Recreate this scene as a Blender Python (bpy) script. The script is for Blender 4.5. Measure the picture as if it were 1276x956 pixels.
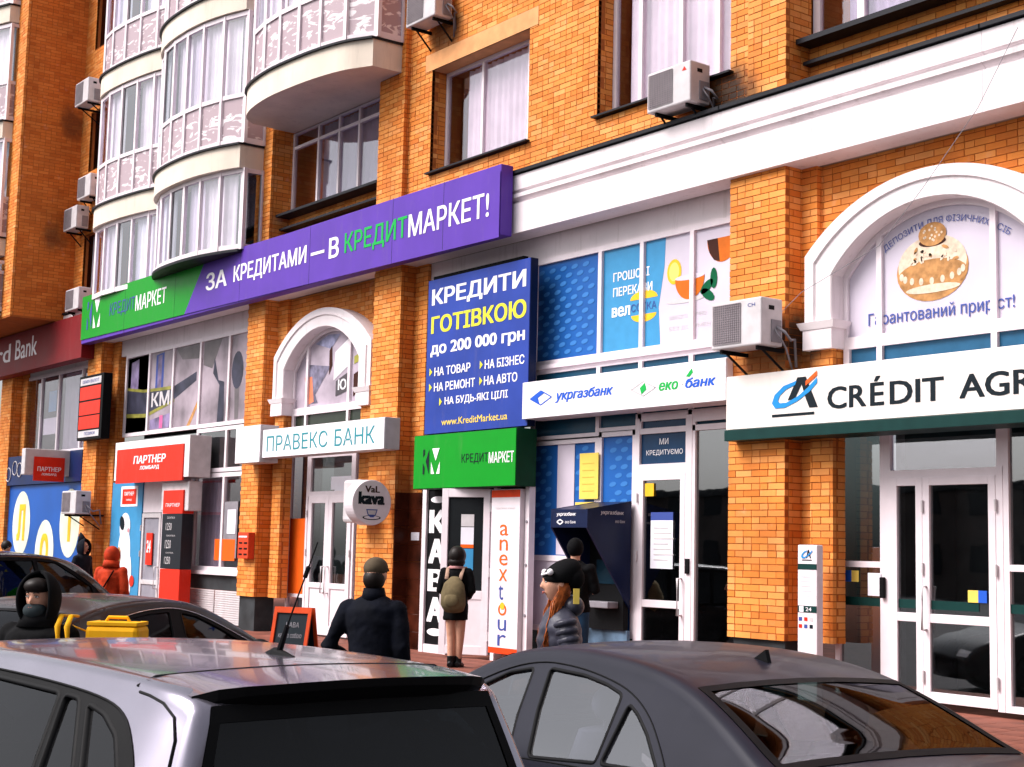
import bpy, bmesh, math, random
from mathutils import Vector, Matrix, noise
from mathutils.geometry import delaunay_2d_cdt
from mathutils.bvhtree import BVHTree
random.seed(7)
PI = math.pi
for o in list(bpy.data.objects): bpy.data.objects.remove(o)
sc = bpy.context.scene
COL = sc.collection
# ------------------------------------------------------------ camera
cd = bpy.data.cameras.new('camera'); cam = bpy.data.objects.new('camera', cd); COL.objects.link(cam)
cd.sensor_width = 36.0; cd.lens = 52.19; cd.clip_start = 0.05; cd.clip_end = 2000
right = Vector((0.60061718, 0.79919573, 0.02334939))
down = Vector((-0.07580208, 0.08599083, -0.99340808))
fwd = Vector((-0.79593533, 0.59488803, 0.11222826))
cam.matrix_world = Matrix(((right.x, -down.x, -fwd.x, 0), (right.y, -down.y, -fwd.y, -12.180236), (right.z, -down.z, -fwd.z, 1.8), (0, 0, 0, 1)))
sc.camera = cam
# ------------------------------------------------------------ light: overcast winter day
SUN_EL, SUN_AZ = math.radians(48), math.radians(207)      # azimuth clockwise from +Y (behind and left of the viewer)
w = bpy.data.worlds.new('World'); sc.world = w; w.use_nodes = True
nt = w.node_tree; nt.nodes.clear()
sky = nt.nodes.new('ShaderNodeTexSky'); sky.sky_type = 'NISHITA'; sky.sun_disc = False
sky.sun_elevation = SUN_EL; sky.sun_rotation = SUN_AZ; sky.air_density = 1.0; sky.dust_density = 4.0
hs = nt.nodes.new('ShaderNodeHueSaturation'); hs.inputs['Saturation'].default_value = 0.22
bg = nt.nodes.new('ShaderNodeBackground'); bg.inputs['Strength'].default_value = 0.068
wo = nt.nodes.new('ShaderNodeOutputWorld')
nt.links.new(sky.outputs[0], hs.inputs['Color']); nt.links.new(hs.outputs[0], bg.inputs[0]); nt.links.new(bg.outputs[0], wo.inputs[0])
sl = bpy.data.lights.new('sun', 'SUN'); sl.energy = 1.5; sl.angle = math.radians(34); sl.color = (1.0, 0.925, 0.90)
so = bpy.data.objects.new('sun', sl); COL.objects.link(so)
sd = Vector((math.sin(SUN_AZ) * math.cos(SUN_EL), math.cos(SUN_AZ) * math.cos(SUN_EL), math.sin(SUN_EL)))
so.rotation_euler = sd.to_track_quat('Z', 'Y').to_euler(); so.location = (-5, -20, 30)
sc.view_settings.view_transform = 'Standard'; sc.view_settings.look = 'None'
sc.view_settings.exposure = 1.58; sc.view_settings.gamma = 1.0; sc.view_settings.use_curve_mapping = False
sc.cycles.max_bounces = 6; sc.cycles.transparent_max_bounces = 12

# ------------------------------------------------------------ materials
MAT = {}
def M(name, col, rough=.7, spec=.4, metal=0., var=.08, vscale=6., bump=0., bscale=60., coat=0., alpha=None, island=0.):
    m = bpy.data.materials.new(name); m.use_nodes = True; MAT[name] = m
    n = m.node_tree.nodes; l = m.node_tree.links; b = n['Principled BSDF']
    b.inputs['Roughness'].default_value = rough; b.inputs['Specular IOR Level'].default_value = spec if (coat or metal) else spec * .35
    b.inputs['Metallic'].default_value = metal; b.inputs['Coat Weight'].default_value = coat; b.inputs['Coat Roughness'].default_value = .04
    b.inputs['Base Color'].default_value = (*col, 1)
    tc = n.new('ShaderNodeTexCoord')
    if var > 0 or island > 0:
        nz = n.new('ShaderNodeTexNoise'); nz.inputs['Scale'].default_value = vscale; nz.inputs['Detail'].default_value = 6
        l.new(tc.outputs['Object'], nz.inputs['Vector'])
        mr = n.new('ShaderNodeMapRange'); mr.inputs[1].default_value = .3; mr.inputs[2].default_value = .7
        mr.inputs[3].default_value = 1 - var * 2; mr.inputs[4].default_value = 1 + var * .6
        l.new(nz.outputs['Fac'], mr.inputs[0])
        mx = n.new('ShaderNodeVectorMath'); mx.operation = 'SCALE'; mx.inputs[0].default_value = col
        l.new(mr.outputs[0], mx.inputs['Scale']); l.new(mx.outputs[0], b.inputs['Base Color'])
        mr2 = n.new('ShaderNodeMapRange'); mr2.inputs[3].default_value = max(0, rough - .08); mr2.inputs[4].default_value = min(1, rough + .1)
        l.new(nz.outputs['Fac'], mr2.inputs[0]); l.new(mr2.outputs[0], b.inputs['Roughness'])
    if bump > 0:
        nb = n.new('ShaderNodeTexNoise'); nb.inputs['Scale'].default_value = bscale; nb.inputs['Detail'].default_value = 4
        l.new(tc.outputs['Object'], nb.inputs['Vector'])
        bp = n.new('ShaderNodeBump'); bp.inputs['Strength'].default_value = bump; bp.inputs['Distance'].default_value = .01
        l.new(nb.outputs['Fac'], bp.inputs['Height']); l.new(bp.outputs[0], b.inputs['Normal'])
    if alpha is not None: b.inputs['Alpha'].default_value = alpha
    return m
def brickmat(name, cols, stain=.2, dirt=.4):
    m = bpy.data.materials.new(name); m.use_nodes = True; MAT[name] = m
    n = m.node_tree.nodes; l = m.node_tree.links; b = n['Principled BSDF']; b.inputs['Roughness'].default_value = .8
    b.inputs['Specular IOR Level'].default_value = .3
    g = n.new('ShaderNodeNewGeometry'); oi = n.new('ShaderNodeObjectInfo')
    ad = n.new('ShaderNodeMath'); ad.operation = 'ADD'; fr = n.new('ShaderNodeMath'); fr.operation = 'FRACT'
    l.new(g.outputs['Random Per Island'], ad.inputs[0]); l.new(oi.outputs['Random'], ad.inputs[1]); l.new(ad.outputs[0], fr.inputs[0])
    cr = n.new('ShaderNodeValToRGB'); e = cr.color_ramp.elements
    for i, c in enumerate(cols):
        p = i / (len(cols) - 1)
        if i < 2: e[i].position = p; e[i].color = (*c, 1)
        else: q = e.new(p); q.color = (*c, 1)
    e[0].position = 0; e[1].position = 1 / (len(cols) - 1)
    l.new(fr.outputs[0], cr.inputs[0])
    ps = n.new('ShaderNodeMapping'); l.new(g.outputs['Position'], ps.inputs['Vector']); ps.inputs['Scale'].default_value = (1, 1, .6)
    nz = n.new('ShaderNodeTexNoise'); nz.inputs['Scale'].default_value = 1.1; nz.inputs['Detail'].default_value = 7; nz.inputs['Roughness'].default_value = .65
    l.new(ps.outputs[0], nz.inputs['Vector'])
    mr = n.new('ShaderNodeMapRange'); mr.inputs[1].default_value = .36; mr.inputs[2].default_value = .62; mr.inputs[3].default_value = 1 - dirt * .5; mr.inputs[4].default_value = 1.06
    l.new(nz.outputs['Fac'], mr.inputs[0])
    sc1 = n.new('ShaderNodeVectorMath'); sc1.operation = 'SCALE'; l.new(cr.outputs[0], sc1.inputs[0]); l.new(mr.outputs[0], sc1.inputs['Scale'])
    n2 = n.new('ShaderNodeTexNoise'); n2.inputs['Scale'].default_value = 4.5; n2.inputs['Detail'].default_value = 5; l.new(g.outputs['Position'], n2.inputs['Vector'])
    m2 = n.new('ShaderNodeMapRange'); m2.inputs[1].default_value = .64; m2.inputs[2].default_value = .8; m2.inputs[4].default_value = stain
    l.new(n2.outputs['Fac'], m2.inputs[0])
    mx = n.new('ShaderNodeMixRGB'); l.new(m2.outputs[0], mx.inputs[0]); l.new(sc1.outputs[0], mx.inputs[1]); mx.inputs[2].default_value = (.8, .62, .5, 1)
    l.new(mx.outputs[0], b.inputs['Base Color'])
    last = mx
    for cx, cy, cz, r, a in ((-12.30, .1, 7.25, .50, .93), (-11.95, .0, 7.12, .5, .7), (-11.22, .15, 4.25, .48, .9), (-11.6, 0, 4.0, .5, .6), (-33.7, -.1, 11.6, .42, .6), (-33.7, -.4, 8.75, .42, .6), (-18.3, .1, 9.7, .5, .6), (-19.3, .1, 2.7, .5, .5)):   # soot under the cooling units
        ds = n.new('ShaderNodeVectorMath'); ds.operation = 'DISTANCE'; ds.inputs[1].default_value = (cx, cy, cz); l.new(g.outputs['Position'], ds.inputs[0])
        nd = n.new('ShaderNodeMath'); nd.operation = 'MULTIPLY_ADD'; nd.inputs[1].default_value = .9; l.new(nz.outputs['Fac'], nd.inputs[0]); l.new(ds.outputs['Value'], nd.inputs[2])
        mq = n.new('ShaderNodeMapRange'); mq.inputs[1].default_value = .45 + r * .45; mq.inputs[2].default_value = .45 + r; mq.inputs[3].default_value = a; mq.inputs[4].default_value = 0; l.new(nd.outputs[0], mq.inputs[0])
        mm = n.new('ShaderNodeMixRGB'); mm.inputs[2].default_value = (.02, .014, .012, 1); l.new(mq.outputs[0], mm.inputs[0]); l.new(last.outputs[0], mm.inputs[1]); last = mm
    l.new(last.outputs[0], b.inputs['Base Color'])
    n3 = n.new('ShaderNodeTexNoise'); n3.inputs['Scale'].default_value = 90; l.new(g.outputs['Position'], n3.inputs['Vector'])
    bp = n.new('ShaderNodeBump'); bp.inputs['Strength'].default_value = .35; bp.inputs['Distance'].default_value = .01
    l.new(n3.outputs['Fac'], bp.inputs['Height']); l.new(bp.outputs[0], b.inputs['Normal'])
    return m
def glassmat(name, tint, refl, rough=.02, trans=1.0, wob=.0, graze=.75):
    """window glass: a little of the surroundings mirrored, the rest seen through"""
    m = bpy.data.materials.new(name); m.use_nodes = True; MAT[name] = m
    n = m.node_tree.nodes; l = m.node_tree.links; n.remove(n['Principled BSDF']); out = n['Material Output']
    tr = n.new('ShaderNodeBsdfTransparent'); tr.inputs[0].default_value = (*[c * trans for c in tint], 1)
    gl = n.new('ShaderNodeBsdfGlossy'); gl.inputs['Roughness'].default_value = rough; gl.inputs[0].default_value = (.95, .95, 1, 1)
    lw = n.new('ShaderNodeLayerWeight'); lw.inputs[0].default_value = .35
    mr = n.new('ShaderNodeMapRange'); mr.inputs[3].default_value = refl; mr.inputs[4].default_value = min(1, refl + graze)
    l.new(lw.outputs['Facing'], mr.inputs[0])
    pw = n.new('ShaderNodeMath'); pw.operation = 'POWER'; pw.inputs[1].default_value = 3.0
    l.new(lw.outputs['Facing'], pw.inputs[0]); l.new(pw.outputs[0], mr.inputs[0])
    mx = n.new('ShaderNodeMixShader'); l.new(mr.outputs[0], mx.inputs[0]); l.new(tr.outputs[0], mx.inputs[1]); l.new(gl.outputs[0], mx.inputs[2])
    if wob > 0:
        tc = n.new('ShaderNodeTexCoord'); nb = n.new('ShaderNodeTexNoise'); nb.inputs['Scale'].default_value = 1.6
        l.new(tc.outputs['Object'], nb.inputs['Vector']); bp = n.new('ShaderNodeBump'); bp.inputs['Strength'].default_value = wob; bp.inputs['Distance'].default_value = .05
        l.new(nb.outputs['Fac'], bp.inputs['Height']); l.new(bp.outputs[0], gl.inputs['Normal'])
    l.new(mx.outputs[0], out.inputs[0]); return m

BR = brickmat('orange_brick', [(.70, .205, .028), (.76, .26, .045), (.82, .325, .078), (.66, .18, .024), (.84, .37, .11)])
BR2 = brickmat('shaded_orange_brick', [(.60, .15, .02), (.66, .18, .026), (.72, .22, .04), (.55, .13, .016)], .2, .35)  # darker copy of the orange brick: the wing flank's shade is in the colour
MO = M('mortar', (.42, .12, .032), .9, .2, bump=.4)
WH = M('white_plaster', (.80, .72, .745), .8, .3, var=.05, vscale=1.6, bump=.15)
CR = M('cream_plaster', (.78, .68, .58), .8, .3, var=.06, vscale=2., bump=.15)
PVC = M('white_plastic', (.80, .71, .755), .35, .5, var=.03)
FLASH = M('dark_flashing', (.015, .015, .02), .5, .5)
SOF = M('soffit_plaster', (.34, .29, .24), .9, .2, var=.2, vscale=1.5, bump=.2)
DK = M('dark_interior', (.012, .014, .016), .9, .2)
DKG = M('dark_grey_stone', (.045, .05, .055), .6, .4, var=.25, vscale=3, bump=.2)
def filmmat(name, base, mark):
    """clear panels backed with crumpled plastic: pale creases over a dull brown-pink"""
    m = bpy.data.materials.new(name); m.use_nodes = True; MAT[name] = m; n = m.node_tree.nodes; l = m.node_tree.links; b = n['Principled BSDF']; b.inputs['Roughness'].default_value = .35
    g = n.new('ShaderNodeNewGeometry'); mp = n.new('ShaderNodeMapping'); mp.inputs['Scale'].default_value = (1.5, 1.5, 4.2); l.new(g.outputs['Position'], mp.inputs['Vector'])
    nz = n.new('ShaderNodeTexNoise'); nz.inputs['Scale'].default_value = 1.9; nz.inputs['Detail'].default_value = 3; nz.inputs['Roughness'].default_value = .5; nz.inputs['Distortion'].default_value = 1.3; l.new(mp.outputs[0], nz.inputs['Vector'])
    mr = n.new('ShaderNodeMapRange'); mr.inputs[1].default_value = .55; mr.inputs[2].default_value = .60; l.new(nz.outputs['Fac'], mr.inputs[0])
    mx = n.new('ShaderNodeMixRGB'); mx.inputs[1].default_value = (*base, 1); mx.inputs[2].default_value = (*mark, 1); l.new(mr.outputs[0], mx.inputs[0]); l.new(mx.outputs[0], b.inputs['Base Color'])
    return m
GL = glassmat('window_glass', (.93, .90, .93), .10, .015, 1, .02)
GLD = glassmat('dark_glass', (.45, .50, .50), .19, .015, 1, .02)
GLR = glassmat('bright_glass', (.95, .95, 1.), .17, .02, 1, .05)
CUR = M('curtain_cloth', (.82, .74, .79), .9, .2, var=.08, vscale=3)
LIL = M('lilac_film', (.66, .58, .68), .5, .4, var=.06, vscale=2)
LILD = filmmat('crumpled_film_panel', (.42, .31, .35), (.80, .72, .75))
FOIL = M('white_plastic_sheet', (.8, .72, .74), .35, .5)
BLK = M('black_plastic', (.004, .004, .005), .6, .3)
GRN = M('green_sign_face', (.0, .27, .012), .4, .5, var=.03)
PUR = M('purple_sign_face', (.11, .045, .38), .45, .4, var=.06, vscale=2)
TXW = M('white_letter', (.86, .82, .86), .5, .4, var=0)
TXG = M('green_letter', (.01, .40, .07), .5, .4, var=0)
TXD = M('dark_letter', (.006, .012, .018), .5, .4, var=0)
TXY = M('yellow_letter', (.72, .66, .05), .5, .4, var=0)
TXN = M('navy_letter', (.05, .08, .30), .5, .4, var=0)
TXB = M('blue_letter', (.02, .10, .55), .5, .4, var=0)
TXT = M('teal_letter', (.03, .25, .30), .5, .4, var=0)
ORG = M('orange_film', (.80, .12, .01), .45, .4, var=.05)
RED = M('red_sign_face', (.72, .025, .008), .4, .5, var=.04)
MAR = M('maroon_sign_face', (.20, .012, .016), .5, .4, var=.08, vscale=2)
BLU = M('poster_blue', (.028, .06, .34), .45, .4, var=.12, vscale=1.2)
BLF = M('blue_film', (.015, .11, .40), .35, .5, var=.15, vscale=1.0)
BLL = M('pale_blue_print', (.045, .19, .52), .4, .4, var=0)
SKY = M('sky_blue_film', (.05, .27, .52), .35, .5, var=.05)
NAV = M('navy_metal', (.006, .012, .05), .35, .5)
LGY = M('light_grey_metal', (.60, .56, .58), .4, .5, var=.08)
MGY = M('mid_grey_metal', (.26, .24, .27), .45, .5, var=.1)
YEL = M('yellow_paper', (.82, .60, .12), .7, .3, var=.04)
PAP = M('white_paper', (.78, .76, .84), .7, .3, var=.03)
CRM = M('cream_sign_face', (.84, .76, .72), .35, .5, var=.02)
DGN = M('dark_green_band', (.004, .035, .032), .4, .5)
CYA = M('cyan_print', (.02, .25, .62), .5, .4, var=0)
TAN = M('pastry_tan', (.52, .26, .10), .7, .3, var=.2, vscale=14)
PEA = M('pastry_cream', (.78, .62, .48), .7, .3, var=.15, vscale=16)
TEA = M('tea_amber', (.62, .14, .01), .4, .4, var=.1)
BRN = M('dark_brown', (.05, .015, .01), .6, .3)
TILE = M('brown_cladding', (.085, .018, .008), .3, .5, var=.4, vscale=2.5)
LEAF = M('mint_green', (.0, .10, .04), .6, .3)
LEM = M('lemon_yellow', (.85, .50, .03), .6, .3)
ASP = M('asphalt', (.06, .058, .062), .75, .4, var=.25, vscale=2, bump=.5, bscale=120)
PAV = M('reddish_paving', (.24, .085, .06), .75, .4, var=.25, vscale=3, bump=.4)
PAV2 = M('grey_paving', (.16, .14, .14), .75, .4, var=.25, vscale=3, bump=.4)
KRB = M('kerb_stone', (.20, .19, .19), .8, .3, var=.2, bump=.3)
RUB = M('tyre_rubber', (.012, .012, .013), .8, .3)
CHR = M('bright_metal', (.55, .55, .57), .2, .5, metal=1, var=0)
SKN = M('skin', (.62, .32, .22), .55, .4, var=.06, vscale=20)
HAR = M('dark_hair', (.012, .008, .007), .45, .5)
HRO = M('auburn_hair', (.42, .10, .02), .4, .5, var=.35, vscale=30)

def streaky(m, amt=.35, sx=5., sz=.5):
    """vertical dirt runs on painted render"""
    n = m.node_tree.nodes; l = m.node_tree.links; b = n['Principled BSDF']; src = b.inputs['Base Color'].links[0].from_socket
    g = n.new('ShaderNodeNewGeometry'); mp = n.new('ShaderNodeMapping'); mp.inputs['Scale'].default_value = (sx, sx, sz); l.new(g.outputs['Position'], mp.inputs['Vector'])
    nz = n.new('ShaderNodeTexNoise'); nz.inputs['Scale'].default_value = 1.6; nz.inputs['Detail'].default_value = 8; nz.inputs['Roughness'].default_value = .7; l.new(mp.outputs[0], nz.inputs['Vector'])
    mr = n.new('ShaderNodeMapRange'); mr.inputs[1].default_value = .55; mr.inputs[2].default_value = .78; mr.inputs[4].default_value = amt; l.new(nz.outputs['Fac'], mr.inputs[0])
    mx = n.new('ShaderNodeMixRGB'); mx.inputs[2].default_value = (.26, .20, .17, 1); l.new(mr.outputs[0], mx.inputs[0]); l.new(src, mx.inputs[1]); l.new(mx.outputs[0], b.inputs['Base Color'])
streaky(WH, .42); streaky(CR, .35); streaky(PVC, .12, 3, 1.2)
for m_ in (GRN, PUR, BLU, MAR, CRM, RED): streaky(m_, .14, 4, .8)
# ------------------------------------------------------------ mesh helpers
class MB:
    def __init__(s): s.v = []; s.f = []; s.m = []; s.mi = 0; s.mats = []
    def mat(s, m):
        if m not in s.mats: s.mats.append(m)
        s.mi = s.mats.index(m); return s
    def add(s, vs, fs):
        b = len(s.v); s.v += [tuple(v) for v in vs]; s.f += [tuple(i + b for i in f) for f in fs]; s.m += [s.mi] * len(fs)
    def box(s, x0, x1, y0, y1, z0, z1):
        s.add([(x0, y0, z0), (x1, y0, z0), (x1, y1, z0), (x0, y1, z0), (x0, y0, z1), (x1, y0, z1), (x1, y1, z1), (x0, y1, z1)],
              [(0, 3, 2, 1), (4, 5, 6, 7), (0, 1, 5, 4), (1, 2, 6, 5), (2, 3, 7, 6), (3, 0, 4, 7)])
    def quad(s, a, b, c, d): s.add([a, b, c, d], [(0, 1, 2, 3)])
    def poly(s, pts): s.add(pts, [tuple(range(len(pts)))])
    def prism(s, pts, off):                     # closed polygon extruded by a vector
        n = len(pts); off = Vector(off); P = [Vector(p) for p in pts]
        s.add(P + [p + off for p in P], [tuple(range(n))[::-1], tuple(range(n, 2 * n))] + [(i, (i + 1) % n, n + (i + 1) % n, n + i) for i in range(n)])
    def tube(s, pts, rad, n=10, cap=True, flat=None, up=None):
        pts = [Vector(p) for p in pts]; k = len(pts)
        if not hasattr(rad, '__len__'): rad = [rad] * k
        ref = Vector(up) if up else None; rings = []
        for i, p in enumerate(pts):
            t = (pts[min(i + 1, k - 1)] - pts[max(i - 1, 0)]).normalized()
            if ref is None: ref = Vector((0, 0, 1)) if abs(t.z) < .9 else Vector((0, 1, 0))
            a = t.cross(ref)
            if a.length < 1e-5: a = t.cross(Vector((1, 0, 0)))
            a.normalize(); b = a.cross(t).normalized()
            r = rad[i]; ra, rb = (r if hasattr(r, '__len__') else (r, r * (flat or 1)))
            rings.append([p + a * (ra * math.cos(2 * PI * j / n)) + b * (rb * math.sin(2 * PI * j / n)) for j in range(n)])
        vs = [v for r in rings for v in r]
        fs = [(i * n + j, i * n + (j + 1) % n, (i + 1) * n + (j + 1) % n, (i + 1) * n + j) for i in range(k - 1) for j in range(n)]
        if cap: fs += [tuple(range(n))[::-1], tuple(range((k - 1) * n, k * n))]
        s.add(vs, fs)
    def ball(s, c, r, n=14, m=10, fn=None):
        r = r if hasattr(r, '__len__') else (r, r, r); vs = []
        for i in range(m + 1):
            a = PI * i / m
            for j in range(n):
                b = 2 * PI * j / n; d = Vector((math.sin(a) * math.cos(b), math.sin(a) * math.sin(b), math.cos(a)))
                p = Vector((d.x * r[0], d.y * r[1], d.z * r[2]))
                if fn: p = fn(p, d)
                vs.append((c[0] + p.x, c[1] + p.y, c[2] + p.z))
        s.add(vs, [(i * n + j, (i + 1) * n + j, (i + 1) * n + (j + 1) % n, i * n + (j + 1) % n) for i in range(m) for j in range(n)])
    def mesh(s, name, mat=None, smooth=False):
        me = bpy.data.meshes.new(name); me.from_pydata(s.v, [], s.f)
        if s.mats:
            for m in s.mats: me.materials.append(m)
            me.polygons.foreach_set('material_index', s.m)
        elif mat: me.materials.append(mat)
        if smooth: me.polygons.foreach_set('use_smooth', [True] * len(s.f))
        me.update(); return me
    def build(s, name, mat=None, parent=None, smooth=False, bevel=0, xf=None):
        if xf: s.v = [tuple(xf @ Vector(v)) for v in s.v]
        me = s.mesh(name, mat, smooth)
        if smooth or s.f and any(len(f) > 4 for f in s.f):
            bm = bmesh.new(); bm.from_mesh(me)
            if smooth: bmesh.ops.remove_doubles(bm, verts=bm.verts, dist=1e-5)
            bmesh.ops.recalc_face_normals(bm, faces=bm.faces); bm.to_mesh(me); bm.free()
        o = bpy.data.objects.new(name, me); COL.objects.link(o)
        if parent: o.parent = parent
        if bevel:
            bv = o.modifiers.new('bevel', 'BEVEL'); bv.width = bevel; bv.segments = 2; bv.limit_method = 'ANGLE'; bv.angle_limit = .6
        return o
def thing(name, label, cat, loc=(0, 0, 0), rz=0, group=None):
    o = bpy.data.objects.new(name, None); COL.objects.link(o); o.location = loc; o.rotation_euler = (0, 0, rz); o.empty_display_size = .2
    o['label'] = label; o['category'] = cat
    if group: o['group'] = group
    return o
def tag(o, label, cat, group=None):
    o['label'] = label; o['category'] = cat
    if group: o['group'] = group
    return o
def box(name, x0, x1, y0, y1, z0, z1, mat, parent=None, bevel=0):
    b = MB(); b.box(x0, x1, y0, y1, z0, z1); return b.build(name, mat, parent, bevel=bevel)
def dup(o, loc=None, parent=None, label=None):
    c = o.copy(); COL.objects.link(c)
    if parent: c.parent = parent
    if loc is not None: c.location = loc
    if label: c['label'] = label
    for ch in list(o.children): dup(ch, None, c)
    return c
UPF = (Vector((1, 0, 0)), Vector((0, 0, 1)), Vector((0, -1, 0)))       # a face looking at the street
UPS = (Vector((0, 1, 0)), Vector((0, 0, 1)), Vector((1, 0, 0)))        # a face looking towards +X
GLYPH = {}
def glyphs(s, bold, shear, space):
    """outlines of a line of lettering, filled cleanly: (points, triangles) at font size 1"""
    cu = bpy.data.curves.new('t', 'FONT'); cu.body = s; cu.size = 1; cu.offset = min(0, bold); cu.shear = shear; cu.resolution_u = 3; cu.fill_mode = 'NONE'; cu.space_character = space
    ob = bpy.data.objects.new('t', cu); COL.objects.link(ob)
    me = bpy.data.meshes.new_from_object(ob.evaluated_get(bpy.context.evaluated_depsgraph_get()))
    COL.objects.unlink(ob); bpy.data.objects.remove(ob); bpy.data.curves.remove(cu)
    K = 100.0; vs = [Vector((v.co.x * K, v.co.y * K)) for v in me.vertices]; es = [tuple(e.vertices) for e in me.edges]; bpy.data.meshes.remove(me)
    y0 = min(v.y for v in vs); hb = max(1e-6, (max(v.y for v in vs) - y0) / 60); bins = {}
    for a, b in es:
        for q in range(int((min(vs[a].y, vs[b].y) - y0) / hb), int((max(vs[a].y, vs[b].y) - y0) / hb) + 1): bins.setdefault(q, []).append((vs[a].x, vs[a].y, vs[b].x, vs[b].y))
    def inside(x, y):                                                   # even-odd rule
        c = False
        for x1, y1, x2, y2 in bins.get(int(math.floor((y - y0) / hb)), ()):
            if (y1 > y) != (y2 > y) and x < (x2 - x1) * (y - y1) / (y2 - y1) + x1: c = not c
        return c
    d = max(0, bold) * K; L_ = [(0, 0)] if d == 0 else [(0, 0), (-d * .55, 0), (d * .55, 0), (-d * 1.1, d * .5), (d * 1.1, d * .5), (d * 1.1, -d * .5), (-d * 1.1, -d * .5)]
    v2, e2 = [], []
    for du, dv in L_:
        n0 = len(v2); v2 += [Vector((v.x + du, v.y + dv)) for v in vs]; e2 += [(a + n0, b + n0) for a, b in es]
    V, _e, F2, *_r = delaunay_2d_cdt(v2, e2, [], 0, 1e-3); F = []
    for f in F2:
        cx, cy = sum(V[i].x for i in f) / len(f), sum(V[i].y for i in f) / len(f)
        if any(inside(cx - du, cy - dv) for du, dv in L_): F.append(f)
    used = sorted({i for f in F for i in f}); mp = {u: k for k, u in enumerate(used)}
    return [(V[u].x / K, V[u].y / K) for u in used], [tuple(mp[i] for i in f) for f in F]
def text(s, x0, x1, z0, z1, y, mat, parent, bold=0., shear=0., frame=UPF, origin=None, name='lettering', depth=.004, warp=None, space=1.):
    vs, fs = glyphs(s, bold, shear, space)
    a0 = min(v[0] for v in vs); a1 = max(v[0] for v in vs); b0 = min(v[1] for v in vs); b1 = max(v[1] for v in vs)
    U, V, N = frame; O = origin or Vector((0, y, 0)); out = []
    for v in vs:
        u = x0 + (v[0] - a0) / (a1 - a0) * (x1 - x0); t = z0 + (v[1] - b0) / (b1 - b0) * (z1 - z0)
        if warp: u, t = warp(u, t)
        out.append(O + U * u + V * t + N * depth)
    b = MB(); b.add(out, fs); return b.build(name, mat, parent)
def flat(name, pts, y, mat, parent, depth=.004):                       # a flat print on a street face: (x, z) outline
    b = MB(); b.poly([(x, y - depth, z) for x, z in pts]); return b.build(name, mat, parent)
def ell(cx, cz, rx, rz, n=20, a0=0, a1=2 * PI, rot=0):
    c, s = math.cos(rot), math.sin(rot)
    return [(cx + rx * math.cos(a0 + (a1 - a0) * i / n) * c - rz * math.sin(a0 + (a1 - a0) * i / n) * s, cz + rx * math.cos(a0 + (a1 - a0) * i / n) * s + rz * math.sin(a0 + (a1 - a0) * i / n) * c) for i in range(n + (0 if abs(a1 - a0 - 2 * PI) < 1e-6 else 1))]
# ------------------------------------------------------------ ground
def struct(o): o['kind'] = 'structure'; return o
ROAD = -.10; PVZ = .30
b = MB(); b.box(-300, 300, -300, -2.0, -.5, ROAD); struct(b.build('road', ASP))
b = MB(); b.box(-300, 300, -1.56, 30, -.5, PVZ); pav = struct(b.build('pavement', PAV))
b = MB(); b.box(-300, 300, -1.98, -1.562, -.5, .115); struct(b.build('pavement_step', PAV2))
# paving slabs that can be told apart in front of the right-hand doors and by the signboard
sm = {}
for gx in range(-62, -22):
    for gy in range(0, 4):
        x = gx * .3 + (.15 if gy % 2 else 0)
        b = MB(); b.box(0, .29, 0, .37, 0, .012)
        if 'm' not in sm: sm['m'] = b.mesh('paving_stone', PAV)
        o = bpy.data.objects.new('paving_stone', sm['m']); COL.objects.link(o); o.location = (x, -1.55 + gy * .38, PVZ); o.parent = pav


kb = MB(); kb.box(0, .98, -2.12, -1.985, -.4, .12); km = kb.mesh('kerb_stone', KRB)
krow = bpy.data.objects.new('kerb', None); COL.objects.link(krow); krow['kind'] = 'structure'
for i in range(-36, 6):
    o = bpy.data.objects.new('kerb_stone', km); COL.objects.link(o); o.location = (i * 1.0, 0, 0); o.parent = krow

# ------------------------------------------------------------ building: brickwork
bld = thing('apartment_building', 'orange brick apartment block with white cornice, bay windows and shopfronts along the street', 'building')
CH = .075
STUFF = {}
brick_cache = {}
def emit(target, mat, u0, u1, z0, z1, plane, pos, depth=.055, solo=None):
    j = random.uniform(-.0025, .0025)
    if plane == 'F': c = (u0, u1, pos + j, pos + depth, z0, z1)
    else: c = (pos - depth, pos + j, u0, u1, z0, z1)
    if solo is not None:
        sx, sy, sz = round(c[1] - c[0], 2), round(c[3] - c[2], 3), round(c[5] - c[4], 3); key = (round(u1 - u0, 2), round(z1 - z0, 3), plane)
        if key not in brick_cache:
            q = MB(); q.box(0, c[1] - c[0], 0, c[3] - c[2], 0, c[5] - c[4]); brick_cache[key] = q.mesh('brick', mat)
        o = bpy.data.objects.new('brick', brick_cache[key]); COL.objects.link(o); o.location = (c[0], c[2], c[4]); o.parent = solo
    else:
        STUFF.setdefault(mat.name, MB()).box(*c)
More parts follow.
